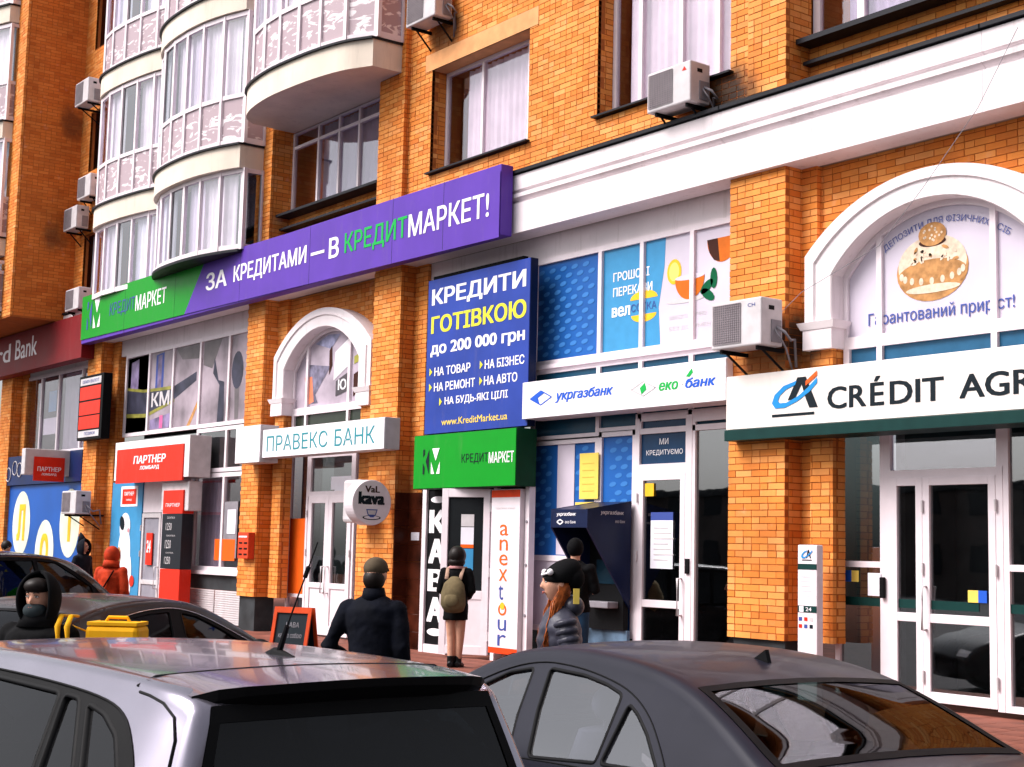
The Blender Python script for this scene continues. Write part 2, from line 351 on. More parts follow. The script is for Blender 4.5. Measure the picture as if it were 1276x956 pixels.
def bricks(plane, pos, u0, u1, z0, z1, holes=(), arch=None, mat=None, solo=None, solo_z=None, coarse=1):
    mat = mat or BR; L, J = .25, .010; k = int(math.ceil(z0 / CH - 1e-6))
    while k * CH < z1 - .02:
        a, bz = max(z0, k * CH), min(z1, k * CH + CH - J)
        cuts = [(h[0], h[1]) for h in holes if h[2] < (a + bz) / 2 < h[3]]
        if arch:
            c = arch((a + bz) / 2)
            if c: cuts.append(c)
        u = math.floor(u0 / L) * L + (0, .125)[k % 2]
        if u > u0: u -= L
        rr = random.Random(k * 31 + int(pos * 100))
        while u < u1:
            if rr.random() < .28: segs = [(u, u + .12), (u + .13, u + L - J + .0)]
            else: segs = [(u, u + L - J)]
            for s0, s1 in segs:
                s0, s1 = max(s0, u0), min(s1, u1); parts = [(s0, s1)]
                for c0, c1 in cuts:
                    parts = [q for p in parts for q in ((p[0], min(p[1], c0)), (max(p[0], c1), p[1]))]
                for p0, p1 in parts:
                    if p1 - p0 > .02:
                        emit(None, mat, p0, p1, a, bz, plane, pos, solo=solo if (solo is not None and solo_z[0] <= a < solo_z[1]) else None)
            u += L
        k += 1
core = MB().mat(MO)
INS = .007
def pillar(x0, x1, y0, y1, z0, z1, solo=None, sz=None, mat=None, left=True):
    core.box(x0 + INS, x1 - INS, y0 + INS, y1, z0, z1)
    bricks('F', y0, x0, x1, z0, z1, solo=solo, solo_z=sz, mat=mat)
    bricks('S', x1, y0 + .065, y1, z0, z1, solo=solo, solo_z=sz, mat=mat)
    if left: bricks('S', x0 + .055, y0 + .065, y1, z0, z1, mat=mat)
def wall(x0, x1, y, z0, z1, holes=(), arch=None, mat=None):
    """front wall with openings; mortar bed is built in cells round the openings"""
    bricks('F', y, x0, x1, z0, z1, holes, arch, mat)
    if arch:
        zz = z0
        while zz < z1:
            c = arch(zz + .03); t = min(zz + .06, z1)
            if c: core.box(x0, c[0], y + INS, y + .12, zz, t); core.box(c[1], x1, y + INS, y + .12, zz, t)
            else: core.box(x0, x1, y + INS, y + .12, zz, t)
            zz += .06
        return
    xs = sorted({x0, x1, *[h[0] for h in holes], *[h[1] for h in holes]}); zs = sorted({z0, z1, *[h[2] for h in holes], *[h[3] for h in holes]})
    for i in range(len(xs) - 1):
        for j in range(len(zs) - 1):
            cx, cz = (xs[i] + xs[i + 1]) / 2, (zs[j] + zs[j + 1]) / 2
            if x0 <= cx <= x1 and z0 <= cz <= z1 and not any(h[0] < cx < h[1] and h[2] < cz < h[3] for h in holes):
                core.box(xs[i], xs[i + 1], y + INS, y + .12, zs[j], zs[j + 1])
def reveal(x0, x1, y0, y1, z0, z1):        # brick jambs of an opening
    core.box(x0 - .08, x0 - INS, y0 + .02, y1, z0, z1); bricks('S', x0, y0 + .06, y1, z0, z1)
    core.box(x1 + INS, x1 + .08, y0 + .02, y1, z0, z1); bricks('S', x1 + .055, y0 + .06, y1, z0, z1)
p3 = bpy.data.objects.new('brick_pillar', None); COL.objects.link(p3); p3.parent = bld
BASE = .90
PIL = [(-38.1, -37.3), (-32.2, -31.43), (-24.4, -23.72), (-20.02, -19.22), (-12.12, -11.25), (-7.57, -6.7)]
for i, (a, c) in enumerate(PIL):
    if i == 4: pillar(a, c, 0, .3, BASE, 6.18, solo=p3, sz=(BASE, 6.2))
    else: pillar(a, c, 0, .3, BASE, 6.18)
    wd = .22 if i == 4 else .34
    if i < 5: pillar(c, c + wd, .27, .5, BASE, 6.18, left=False)
# upper piers
for a, c in ((-24.4, -23.72), (-20.05, -19.3), (-11.85, -11.25)): pillar(a, c, 0, .42, 7.05, 10.6)
wall(-19.3, -11.85, .1, 7.05, 10.6, holes=[(-18.68, -16.2, 7.5, 9.42), (-14.70, -12.23, 7.5, 9.75)])
core.box(-18.68 - .0, -16.2, .11, .2, 9.42, 9.43)
reveal(-18.68, -16.2, .1, .4, 7.5, 9.17); reveal(-14.70, -12.23, .1, .4, 7.5, 9.75)
# walls of the bays with arched windows
def arch_fn(cx, half, spring, rise):
    R_ = (half * half + rise * rise) / (2 * rise); zc = spring + rise - R_
    def f(z, pad=0.):
        if z < spring: return (cx - half - pad, cx + half + pad)
        d = (R_ + pad) ** 2 - (z - zc) ** 2
        if d <= 0 or z > spring + rise + pad: return None
        h = math.sqrt(d); return (cx - h, cx + h)
    f.R, f.zc = R_, zc; return f
for cx, a, c in ((-9.41, -11.25, -7.57), (-21.87, -23.72, -20.02)):
    fi = arch_fn(cx, 1.27, 4.87, .63)
    wall(a, c, .35, 3.8, 6.18, arch=lambda z, f=fi: f(z, .2))
    wall(a, c, .4, 7.05, 7.72)
wall(-23.72, -20.05, .4, 9.3, 10.6)
# plinths under the pillars
for a, c in PIL:
    box('plinth', a + .05, c - .04, .05, .42, -.2, BASE, DKG, bld)
# brown cladding on the flank of the middle pillar
core.mat(MO)
t = MB(); t.mat(TILE)
for k in range(9):
    z = BASE - .6 + k * .262
    for u in range(1): t.box(-19.222, -19.205, .01, .268, z, z + .256)
    t.box(-19.2, -18.86, .252, .266, z, z + .256); t.box(-18.855, -18.56, .252, .266, z, z + .256)
t.build('cladding', None, bld)['kind'] = 'stuff'
# ------------------------------------------------------------ cornice, soffits
def cornice(x0, x1, zt=7.02, nm='cornice'):
    b = MB().mat(WH)
    prof = [(-.08, 6.18), (-.08, 6.60), (-.03, 6.605), (-.03, 6.64), (-.095, 6.68), (-.095, 6.735), (-.045, 6.745), (-.045, 6.775), (-.085, 6.79), (-.085, zt - .02), (.3, zt - .02), (.3, 6.18)]
    n = len(prof); b.add([(x0, y, z) for y, z in prof] + [(x1, y, z) for y, z in prof], [tuple(range(n)), tuple(range(n, 2 * n))[::-1]] + [(i, n + i, n + (i + 1) % n, (i + 1) % n) for i in range(n)])
    c = b.build(nm, None, bld)
    f = MB(); f.box(x0 - .01, x1 + .01, -.125, .3, zt, zt + .045); f.build('flashing', FLASH, c)
    return c
xs = [-34.0, -29.5, -24.4, -20.0, -16.2, -12.2, -8.6, -5.0]
for i in range(len(xs) - 1): cornice(xs[i] + .004, xs[i + 1])
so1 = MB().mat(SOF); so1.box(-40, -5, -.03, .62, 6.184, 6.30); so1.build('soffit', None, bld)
for a, c, y in ((-18.9, -12.12, .33), (-31.1, -24.4, .33), (-37.3, -32.2, .33)): box('plaster_band', a, c, y, y + .2, 5.84, 6.184, WH, bld)
box('wall', -40, -5, .8, 1.6, 7.0, 17.5, MO, bld)
box('wall', -24.4, -5, .45, .8, 10.6, 17.5, MO, bld)
# lintel over the second-floor window
b = MB(); b.box(-18.86, -16.0, .092, .12, 9.17, 9.44); b.box(-18.68, -16.2, .10, .42, 9.17, 9.44); b.build('lintel', M('peach_lintel', (.74, .36, .16), .8, .2, var=.08), bld)

# ------------------------------------------------------------ windows
def window(x0, x1, z0, z1, y, mulls=(), trans=(), fw=.055, fd=.06, glass=None, back=None, name='window', curt=None, parent=None, fmat=None, bd=.5, panes=True):
    """frame (part) > pane, curtain, room behind (sub-parts)"""
    glass = glass or GL; f = MB().mat(fmat or PVC)
    f.box(x0, x0 + fw, y, y + fd, z0, z1); f.box(x1 - fw, x1, y, y + fd, z0, z1)
    f.box(x0 + fw, x1 - fw, y, y + fd, z0, z0 + fw); f.box(x0 + fw, x1 - fw, y, y + fd, z1 - fw, z1)
    mx = [x0 + fw / 2] + sorted(mulls) + [x1 - fw / 2]; tz = [z0 + fw / 2] + sorted(trans) + [z1 - fw / 2]
    for m in mx[1:-1]: f.box(m - fw / 2, m + fw / 2, y - .003, y + fd - .003, z0 + fw, z1 - fw)
    for t_ in tz[1:-1]:
        for i in range(len(mx) - 1): f.box(mx[i] + fw / 2, mx[i + 1] - fw / 2, y + .002, y + fd, t_ - fw / 2, t_ + fw / 2)
    fr = f.build(name, None, parent or bld)
    if panes:
        for i in range(len(mx) - 1):
            for j in range(len(tz) - 1):
                g = glass[i % len(glass)] if isinstance(glass, (list, tuple)) else glass
                box('pane', mx[i] + fw / 2, mx[i + 1] - fw / 2, y + fd * .55, y + fd * .55 + .008, tz[j] + fw / 2, tz[j + 1] - fw / 2, g, fr)
    if back is not False: box('room', x0, x1, y + bd, y + bd + .02, z0, z1, back or DK, fr)
    if curt:
        for c0, c1, m in curt:
            cb = MB(); n = max(6, int((c1 - c0) / .03)); yy = y + fd + .06
            vs = []
            for i in range(n + 1):
                xx = c0 + (c1 - c0) * i / n; dy = .018 * math.sin(i * 1.3 + c0 * 7) + .01 * math.sin(i * .51)
                vs += [(xx, yy + dy, z0 + fw), (xx, yy + dy, z1 - fw)]
            cb.add(vs, [(2 * i, 2 * i + 2, 2 * i + 3, 2 * i + 1) for i in range(n)]); cb.build('curtain', m, fr, smooth=True)
    return fr
# second floor, straight wall
w1 = window(-18.68, -16.2, 7.56, 9.17, .37, [-17.70, -16.55], glass=GL, curt=[(-18.2, -16.25, CUR)])
b = MB().mat(FLASH); b.box(-18.70, -16.15, .02, .42, 7.51, 7.535); b.build('sill', None, w1)
w2 = window(-14.70, -12.23, 7.56, 9.75, .37, [-14.15, -13.38, -12.72], fw=.07, curt=[(-14.45, -12.3, CUR)])
b = MB().mat(FLASH); b.box(-14.73, -12.18, .02, .42, 7.51, 7.535); b.build('sill', None, w2)
wb = window(-23.72, -20.45, 7.78, 9.32, .42, [-22.78, -22.05, -21.38], [9.02], glass=GL, curt=[(-22.75, -20.5, M('lilac_curtain', (.34, .33, .42), .9, .2, var=.1, vscale=2))])
b = MB().mat(FLASH); b.box(-23.72, -20.05, .12, .42, 7.70, 7.745); b.box(-23.72, -20.05, .2, .4, 7.46, 7.50); b.build('sill', None, wb)
core.box(-20.45, -20.0, .41, .5, 7.7, 9.4); bricks('F', .40, -20.45, -20.0, 7.72, 9.32)
wa = window(-11.25, -7.6, 7.70, 9.75, .45, [-10.55, -9.2], fw=.10, curt=[(-10.8, -7.7, M('violet_curtain', (.42, .36, .50), .9, .2, var=.1, vscale=2))])
b = MB().mat(FLASH); b.box(-11.25, -7.57, .16, .46, 7.62, 7.68); b.box(-11.25, -7.57, .28, .41, 7.40, 7.44); b.build('sill', None, wa)

# ------------------------------------------------------------ bowed balconies with glazing
def balcony(plan, z0, z1, seg, name='balcony', under=True, rail=.97, foil=True, win=None, slab=True, ztop=None, tall=False):
    """plan: outline from the right wall round to the left wall. slab band z0..z1, glazing above to ztop"""
    n = len(plan)
    b = MB().mat(CR)
    if slab:
        vs = [(x, y, z0) for x, y in plan] + [(x, y, z1) for x, y in plan]
        b.add(vs, [(i, i + 1, n + i + 1, n + i) for i in range(n - 1)] + [tuple(range(n)), tuple(range(n, 2 * n))[::-1]])
    root = b.build(name, None, bld)
    if slab:
        cx = sum(p[0] for p in plan) / n
        out = [(x + (x - cx) * .012, y - .045 if y < -.05 else y) for x, y in plan]
        f = MB().mat(FLASH); m = len(out)
        vs = [(x, y, z1) for x, y in out] + [(x, y, z1 + .035) for x, y in out] + [(x, y, z1) for x, y in plan]
        f.add(vs, [(i, i + 1, m + i + 1, m + i) for i in range(m - 1)] + [(2 * m + i, 2 * m + i + 1, i + 1, i) for i in range(m - 1)] + [tuple(range(m, 2 * m))])
        f.build('drip_edge', None, root)
    if ztop:
        base = z1 + .04 if slab else z0
        G = [(x, min(y + .07, 0)) for x, y in plan]
        # resample the outline so that panes are straight between posts
        P = [Vector((x, y, 0)) for x, y in G]; ds = [0]
        for i in range(1, len(P)): ds.append(ds[-1] + (P[i] - P[i - 1]).length)
        def at(d):
            for i in range(1, len(P)):
                if d <= ds[i] + 1e-6: return P[i - 1].lerp(P[i], (d - ds[i - 1]) / max(1e-6, ds[i] - ds[i - 1]))
            return P[-1]
        corner = ds[1]; L = ds[-1] - corner; k = max(2, round(L / seg)); stops = [0.0, corner] + [corner + L * (i + 1) / k for i in range(k)]
        pts = [at(d) for d in stops]
        fr = MB().mat(PVC)
        for i, p in enumerate(pts):
            wq = .045 if i not in (1,) else .06
            if i % 2 == 1 and i > 1: wq = .038
            fr.box(p.x - wq, p.x + wq, p.y - .03, p.y + .035, base, ztop - .02)
        for i in range(len(pts) - 1):
            a, c = pts[i], pts[i + 1]; t_ = (c - a).normalized(); nrm = Vector((t_.y, -t_.x, 0)) * .028
            if nrm.y > 0: nrm = -nrm
            zl = [(base, base + .10), (ztop - .10, ztop - .02)]
            if rail: zl.append((z1 + rail - .05, z1 + rail + .03))
            for q0, q1 in zl:
                vs = [a + nrm, c + nrm, c - nrm, a - nrm]
                fr.add([(v.x, v.y, q0) for v in vs] + [(v.x, v.y, q1) for v in vs], [(0, 3, 2, 1), (4, 5, 6, 7), (0, 1, 5, 4), (1, 2, 6, 5), (2, 3, 7, 6), (3, 0, 4, 7)])
            rows = [(base + .10, (z1 + rail - .05) if rail else ztop - .10, 0)] + ([(z1 + rail + .03, ztop - .10, 1)] if rail else [])
            for q0, q1, up in rows:
                g = MB(); g.quad((a.x, a.y, q0), (c.x, c.y, q0), (c.x, c.y, q1), (a.x, a.y, q1))
                low = rail and not up
                dark = (i == 0) or (not low and win and win[(i - 1) % len(win)] == 'd')
                if low: mt = LILD
                elif dark: mt = GLD
                else: mt = GLR
                g.build('pane', mt, root)
                if not low:                                      # what stands behind the pane
                    h = MB(); o2 = -nrm * (4 if not dark else 9); rr = random.Random(int(a.x * 77 + z1 * 13)); ns = 1 if dark else 22; ph = rr.random() * 6; fr_ = rr.uniform(.9, 1.6); hs_ = []
                    for q in range(ns + 1):
                        p = a.lerp(c, q / ns) + o2 + nrm * (0 if dark else .5 * math.sin(q * fr_ + ph)); hs_ += [(p.x, p.y, q0), (p.x, p.y, q1)]
                    h.add(hs_, [(2 * q, 2 * q + 2, 2 * q + 3, 2 * q + 1) for q in range(ns)])
                    h.build('curtain' if not dark else 'room', rr.choice([CUR, CUR, CUR, PAP, LIL]) if not dark else DK, root, smooth=not dark)
                elif foil and i > 0:                             # crumpled strips of plastic sheet on the lower panes
                    fo = MB(); rr = random.Random(int(a.x * 100) + int(z0 * 10)); Lg = (c - a).length
                    for e in (0, 1):                             # sheet bunched along the edges
                        st = []
                        for q in range(9):
                            zz = q0 + (q1 - q0) * q / 8; u = (.02 + .07 * rr.random()) if e == 0 else 1 - (.02 + .07 * rr.random())
                            pe = a.lerp(c, e) + nrm * .12; pi_ = a.lerp(c, u) + nrm * .12; st.append((pe, pi_, zz))
                        fo.add([(p.x, p.y, z) for p, r_, z in st] + [(r_.x, r_.y, z) for p, r_, z in st], [(j, j + 1, 9 + j + 1, 9 + j) for j in range(8)])
                    fo.build('plastic_sheet', FOIL, root)
        fr.build('window_frame', None, root)
    return root
def dense(pl, k=4):
    out = [pl[0], pl[1]]; Q = pl[1:-1]
    for i in range(len(Q) - 1):
        p0 = Vector(Q[max(0, i - 1)] if i > 0 else (2 * Q[0][0] - Q[1][0], 2 * Q[0][1] - Q[1][1])); p1 = Vector(Q[i]); p2 = Vector(Q[i + 1]); p3_ = Vector(Q[min(len(Q) - 1, i + 2)])
        for j in range(1, k + 1):
            t = j / k; out.append(tuple(.5 * ((2 * p1) + (p2 - p0) * t + (2 * p0 - 5 * p1 + 4 * p2 - p3_) * t * t + (3 * p1 - p0 - 3 * p2 + p3_) * t ** 3)))
    out.append(pl[-1]); return out
S3 = dense([(-19.42, .0), (-19.43, -.53), (-19.9, -.76), (-20.5, -.90), (-21.2, -.98), (-22.0, -1.01), (-22.8, -.92), (-23.35, -.73), (-23.62, -.45), (-23.64, 0)])
S2 = dense([(-24.05, .0), (-24.07, -.47), (-24.6, -.65), (-25.3, -.79), (-26.1, -.83), (-26.9, -.78), (-27.5, -.63), (-27.95, -.40), (-28.0, 0)])
S1 = dense([(-28.02, .0), (-28.04, -.12), (-28.6, -.30), (-29.3, -.42), (-30.1, -.50), (-30.9, -.50), (-31.4, -.36), (-31.65, -.15), (-31.67, 0)])
balcony(S3, 9.3, 9.74, .62, ztop=12.2, rail=.98, win='llll')
bo = MB().mat(CR); bo.box(-23.66, -19.42, 0, .42, 9.3, 9.74); bo.build('slab', None, bld)
for z in (8.6, 11.57):
    balcony(S2, z, z + .42, .62, ztop=z + 2.97, rail=.96, win='lllldl'); balcony(S1, z, z + .42, .62, ztop=z + 2.97, rail=.96, win='lldlll')
balcony([(x, y * .92) for x, y in S2], 7.10, 7.10, .62, ztop=8.62, rail=None, slab=False, win='llldll')
balcony([(x, y * .92) for x, y in S1], 7.05, 7.05, .62, ztop=8.62, rail=None, slab=False, win='lldlll')
b = MB().mat(FLASH)
for S in (S2,):
    n = len(S); b.add([(x, y * .93, 7.05) for x, y in S] + [(x, y * .93, 7.10) for x, y in S], [(i, i + 1, n + i + 1, n + i) for i in range(n - 1)] + [tuple(range(n))])
b.build('bay_base', None, bld)
# ------------------------------------------------------------ projecting wing on the left
hz = [(-33.15, -31.9, z, z + 1.45) for z in (7.4, 10.35, 13.3)]
wall(-33.7, -31.6, .1, 7.02, 17.2, holes=hz, mat=BR)
for h in hz: window(h[0], h[1], h[2], h[3], .32, [], fw=.06, glass=GLD)
core.box(-40, -33.7 - INS, -1.32, .1, 6.86, 17.2)
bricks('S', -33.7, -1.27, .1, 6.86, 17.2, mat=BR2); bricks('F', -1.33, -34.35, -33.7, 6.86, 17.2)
for z in (5.45, 8.35, 11.13, 13.95):
    pl = [(-34.33, -1.3), (-34.36, -1.55), (-35.4, -1.95), (-36.6, -2.1), (-38, -2.0), (-39.5, -1.3)]
    balcony(pl, max(z, 6.95), z + .4 if z > 6 else 7.0, 1.1, ztop=z + 2.8, rail=.96, win='lldl')
# ------------------------------------------------------------ arched windows: moulding, capitals, glazing
def arch_unit(cx, films, name='arched_window', clip=None):
    fo, fi, fg = arch_fn(cx, 1.65, 5.12, .70), arch_fn(cx, 1.27, 4.87, .63), arch_fn(cx, 1.27, 4.87, .63)
    def outline(f, half, spring, n=28, zb=4.36):
        R_, zc = f.R, f.zc; a = math.asin(min(1, half / R_)); pts = [(cx - half, zb)]
        for i in range(n + 1):
            q = -a + 2 * a * i / n; pts.append((cx + R_ * math.sin(q), zc + R_ * math.cos(q)))
        return pts + [(cx + half, zb)]
    # moulding: three stepped bands
    mo = MB().mat(WH)
    def lerp2(A, B, t): return [(a[0] + (b_[0] - a[0]) * t, a[1] + (b_[1] - a[1]) * t) for a, b_ in zip(A, B)]
    O, I = outline(fo, 1.65, 5.12), outline(fi, 1.27, 4.87)
    prof = [(0, .36), (0, .10), (.30, .10), (.33, .075), (.38, .075), (.42, .10), (.97, .10), (1, .115), (1, .34)]
    rings = [[(x, y, z) for x, z in lerp2(O, I, t)] for t, y in prof]; n = len(O)
    for i in range(len(rings) - 1):
        mo.add(rings[i] + rings[i + 1], [(j, j + 1, n + j + 1, n + j) for j in range(n - 1)])
    m_ = mo.build('arch_moulding', None, bld)
    for s in (-1, 1):
        for p in ([(1.72, 1.19, .04, .36, 4.29, 4.37)], [(1.66, 1.25, .08, .36, 4.07, 4.29)]):
            for a, c, y0, y1, z0, z1 in p:
                xa, xb = sorted((cx + s * a, cx + s * c)); k = MB().mat(WH); k.box(xa, xb, y0, y1, z0, z1)
                if z0 > 4.2: k.v = [(x + (.035 * (1 if x < (xa + xb) / 2 else -1) if z < 4.3 else 0), y + (.03 if z < 4.3 and y < .2 else 0), z) for x, y, z in k.v]
                k.build('capital', None, m_)
        xa, xb = sorted((cx + s * 1.62, cx + s * 1.3)); pillar(xa, xb, .16, .36, BASE, 4.07, left=False)
    # glazing: tympanum between mullions, then the low strip
    f = MB().mat(PVC); G = outline(fg, 1.27, 4.87, zb=4.18); Gi = [(cx + (x - cx) * .955, 4.18 + (z - 4.18) * .955) for x, z in G]; y0, y1 = .30, .36
    k = len(G); vs = [(x, y0, z) for x, z in G] + [(x, y0, z) for x, z in Gi] + [(x, y1, z) for x, z in Gi]
    f.add(vs, [(j, j + 1, k + j + 1, k + j) for j in range(k - 1)] + [(k + j, k + j + 1, 2 * k + j + 1, 2 * k + j) for j in range(k - 1)])
    mx = [cx - .78, cx + .64]
    for m in mx: f.box(m - .035, m + .035, y0 - .004, y1, 4.18, fg.zc + math.sqrt(fg.R ** 2 - (m - cx) ** 2) - .02)
    f.box(cx - 1.27, cx + 1.27, y0 - .006, y1, 4.06, 4.19); f.box(cx - 1.27, cx - 1.19, y0, y1, 3.80, 4.06); f.box(cx + 1.19, cx + 1.27, y0, y1, 3.80, 4.06)
    for m in mx: f.box(m - .035, m + .035, y0 - .004, y1, 3.80, 4.06)
    fr = f.build(name, None, bld)
    cols = [(cx - 1.21, mx[0] - .035), (mx[0] + .035, mx[1] - .035), (mx[1] + .035, cx + 1.21)]
    for (a, c) in cols:
        n2 = 10; top = [(a + (c - a) * i / n2, fg.zc + math.sqrt(max(0, fg.R ** 2 - (a + (c - a) * i / n2 - cx) ** 2)) - .04) for i in range(n2 + 1)]
        p = MB(); p.prism([(a, .338, 4.19)] + [(x, .338, z) for x, z in top] + [(c, .338, 4.19)], (0, .006, 0)); p.build('pane', films[0], fr)
        box('pane', a, c, .338, .344, 3.82, 4.06, films[1], fr)
    box('room', cx - 1.27, cx + 1.27, .75, .77, 3.8, 5.5, DK, fr)
    return fr, fg
A_PRINT = M('lilac_print_film', (.60, .54, .64), .35, .5, var=.05, vscale=1.5)
fa, fga = arch_unit(-9.41, (A_PRINT, M('steel_blue_film', (.02, .10, .20), .3, .5)))
# pastry picture and words on the film
Y = .334
flat('pastry_print', ell(-9.53, 4.80, .45, .33, 28), Y, TAN, fa, .001)
flat('pastry_print', [(x, z) for x, z in ell(-9.53, 4.86, .43, .30, 28)], Y, PEA, fa, .0022)
flat('pastry_print', [(x, z) for x, z in ell(-9.53, 4.74, .44, .17, 28)], Y, TAN, fa, .0034)
flat('pastry_print', ell(-9.52, 4.60, .34, .045, 22), Y, PEA, fa, .0046)
flat('pastry_print', ell(-9.52, 5.09, .17, .05, 22), Y, BRN, fa, .0052)
flat('pastry_print', ell(-9.52, 5.17, .175, .125, 22), Y, TAN, fa, .0058)
for i in range(9):
    a = PI + PI * (i + .5) / 9
    flat('pastry_print', ell(-9.53 + .39 * math.cos(a), 4.78 + .10 * math.sin(a), .028, .04, 10), Y, PEA, fa, .006)
for i in range(16):
    a = random.uniform(0, 2 * PI); r = random.uniform(.2, .95)
    flat('pastry_print', ell(-9.52 + .15 * r * math.cos(a), 5.18 + .10 * r * math.sin(a), .014, .014, 7), Y, PEA, fa, .0066)
for i in range(22):
    a = random.uniform(.15, PI - .15); r = random.uniform(.4, .9)
    flat('pastry_print', ell(-9.53 + .40 * r * math.cos(a), 4.84 + .26 * r * math.sin(a), random.uniform(.02, .05), .018, 7, rot=random.uniform(0, 3)), Y, random.choice([TAN, PEA, PEA]), fa, .0064)
text('Гарантований приріст!', -10.36, -8.55, 4.255, 4.43, Y, TXN, fa, depth=.005, bold=.005, warp=lambda u, t: (u, t + .0))
cxd, Rd = -9.41, 1.24
text('ДЕПОЗИТИ ДЛЯ ФІЗИЧНИХ ОСІБ', -.82, .82, 0, .085, Y, TXN, fa, depth=.005, warp=lambda u, t: (cxd + (1.355 + t) * math.sin((u + .05) * .72), 3.905 + (1.355 + t) * math.cos((u + .05) * .72)))
fb_, fgb = arch_unit(-21.87, (M('mauve_film', (.48, .40, .48), .4, .5, var=.2, vscale=2), M('olive_glass', (.03, .04, .03), .15, .6)))
for pts, m, d in (([(-22.75, 4.95), (-21.9, 4.85), (-22.4, 4.40), (-22.3, 4.25), (-22.62, 4.25), (-22.7, 4.6)], M('grey_violet_print', (.24, .22, .32), .5, .4, var=.4, vscale=5), .001),
                  ([(-22.78, 4.72), (-22.52, 4.72), (-22.44, 4.28), (-22.62, 4.24)], M('salmon_print', (.75, .22, .12), .5), .002),
                  ([(-21.75, 5.08), (-21.22, 5.32), (-21.22, 4.85), (-21.78, 4.60)], TXW, .002), ([(-21.7, 4.58), (-21.25, 4.72), (-21.25, 4.40), (-21.7, 4.32)], M('slate_print2', (.08, .07, .08), .4), .003),
                  ([(-21.12, 4.95), (-20.7, 5.05), (-20.7, 4.92), (-21.12, 4.82)], M('olive_print2', (.35, .33, .06), .4), .003), ([(-21.12, 4.65), (-20.7, 4.78), (-20.7, 4.45), (-21.12, 4.28)], BRN, .003),
                  ([(-22.45, 5.28), (-22.0, 5.40), (-21.6, 5.38), (-21.9, 5.15)], M('cloud_violet_print', (.34, .34, .52), .5, var=.3, vscale=6), .002), ([(-21.95, 5.12), (-21.87, 5.2), (-21.84, 4.86), (-21.94, 4.7)], BRN, .0035)):
    flat('window_print', pts, Y, m, fb_, d)
text('Ю', -21.62, -21.35, 4.42, 4.60, Y, TXW, fb_, depth=.006, bold=.02)

# ------------------------------------------------------------ shopfront units
def door_leaf(x0, x1, z0, z1, y, rail, glass, hinge='l', parent=None, low=None, fw=.10, hand=None, name='door', fmat=None, handle=True):
    f = MB().mat(fmat or PVC); f.box(x0, x0 + fw, y, y + .06, z0, z1); f.box(x1 - fw, x1, y, y + .06, z0, z1)
    f.box(x0 + fw, x1 - fw, y, y + .06, z0, z0 + fw * 1.2); f.box(x0 + fw, x1 - fw, y, y + .06, z1 - fw, z1); f.box(x0 + fw, x1 - fw, y + .001, y + .06, rail - .045, rail + .045)
    d = f.build(name, None, parent, bevel=.004)
    box('pane', x0 + fw, x1 - fw, y + .03, y + .038, rail + .045, z1 - fw, glass, d)
    box('pane' if low is None else 'panel', x0 + fw, x1 - fw, y + .022, y + .04, z0 + fw * 1.2, rail - .045, low or glass, d)
    if handle:
        hx = (x1 - fw * .5) if hinge == 'l' else (x0 + fw * .5); h = MB().mat(LGY)
        h.tube([(hx, y, rail + .32), (hx, y - .07, rail + .32), (hx, y - .07, rail - .12), (hx, y, rail - .12)], .014, 8); h.build('handle', None, d, smooth=True)
    hh = MB().mat(LGY); hx = (x0 - .012) if hinge == 'l' else (x1 + .012)
    for z in (z0 + .25, (z0 + z1) / 2 + .2, z1 - .3): hh.tube([(hx, y - .015, z - .06), (hx, y - .015, z + .06)], .014, 8)
    hh.build('hinge', None, d)
    return d
# bay of the bank on the right: side windows, transom, pair of doors
YD = .45
sf = bpy.data.objects.new('shopfront', None); COL.objects.link(sf); sf.parent = bld
fr = window(-10.93, -10.25, .36, 3.3, YD, [], [1.75], fw=.065, glass=GLD, parent=sf, bd=1.2)
fr = window(-8.80, -7.6, .36, 3.3, YD, [], [1.75], fw=.065, glass=GLD, parent=sf, bd=1.2)
fr = window(-10.25, -8.80, 2.62, 3.3, YD, [], [], fw=.07, glass=GLR, parent=sf, bd=1.2)
b = MB().mat(PVC); b.box(-10.25, -10.17, YD - .005, YD + .07, .36, 2.75); b.box(-8.88, -8.80, YD - .005, YD + .07, .36, 2.75); b.box(-10.25, -8.80, YD - .008, YD + .07, 2.66, 2.74); b.build('door_frame', None, sf)
door_leaf(-10.17, -9.76, .38, 2.66, YD - .012, 1.22, GLD, 'r', sf, fw=.085, handle=False)
door_leaf(-9.757, -8.88, .38, 2.66, YD - .012, 1.22, GLD, 'r', sf, fw=.085)
box('room', -11.1, -7.5, 1.7, 1.72, .3, 3.4, M('dim_lobby', (.20, .20, .21), .8, var=.4, vscale=1.2), sf)
for args in ((-10.16, -9.1, 1.28, 1.40), (-10.85, -10.3, 1.28, 1.40), (-8.74, -8.0, 1.28, 1.40)): box('manifestation_band', args[0], args[1], YD + .012, YD + .016, args[2] + .03, args[3] + .0, DGN, sf)
box('sticker', -10.83, -10.72, YD + .018, YD + .022, 1.56, 1.68, TXB, sf); box('sticker', -10.72, -10.62, YD + .018, YD + .022, 1.56, 1.68, YEL, sf)
box('sticker', -9.22, -9.10, YD + .002, YD + .008, 1.40, 1.52, YEL, sf); box('sticker', -9.10, -9.0, YD + .002, YD + .008, 1.40, 1.52, TXB, sf)
box('notice', -10.47, -10.30, YD - .012, YD - .008, 1.42, 1.66, PAP, sf); b = MB().mat(BLK); b.box(-10.29, -10.23, YD - .05, YD - .01, 1.40, 1.62); b.build('card_reader', None, sf, bevel=.01)
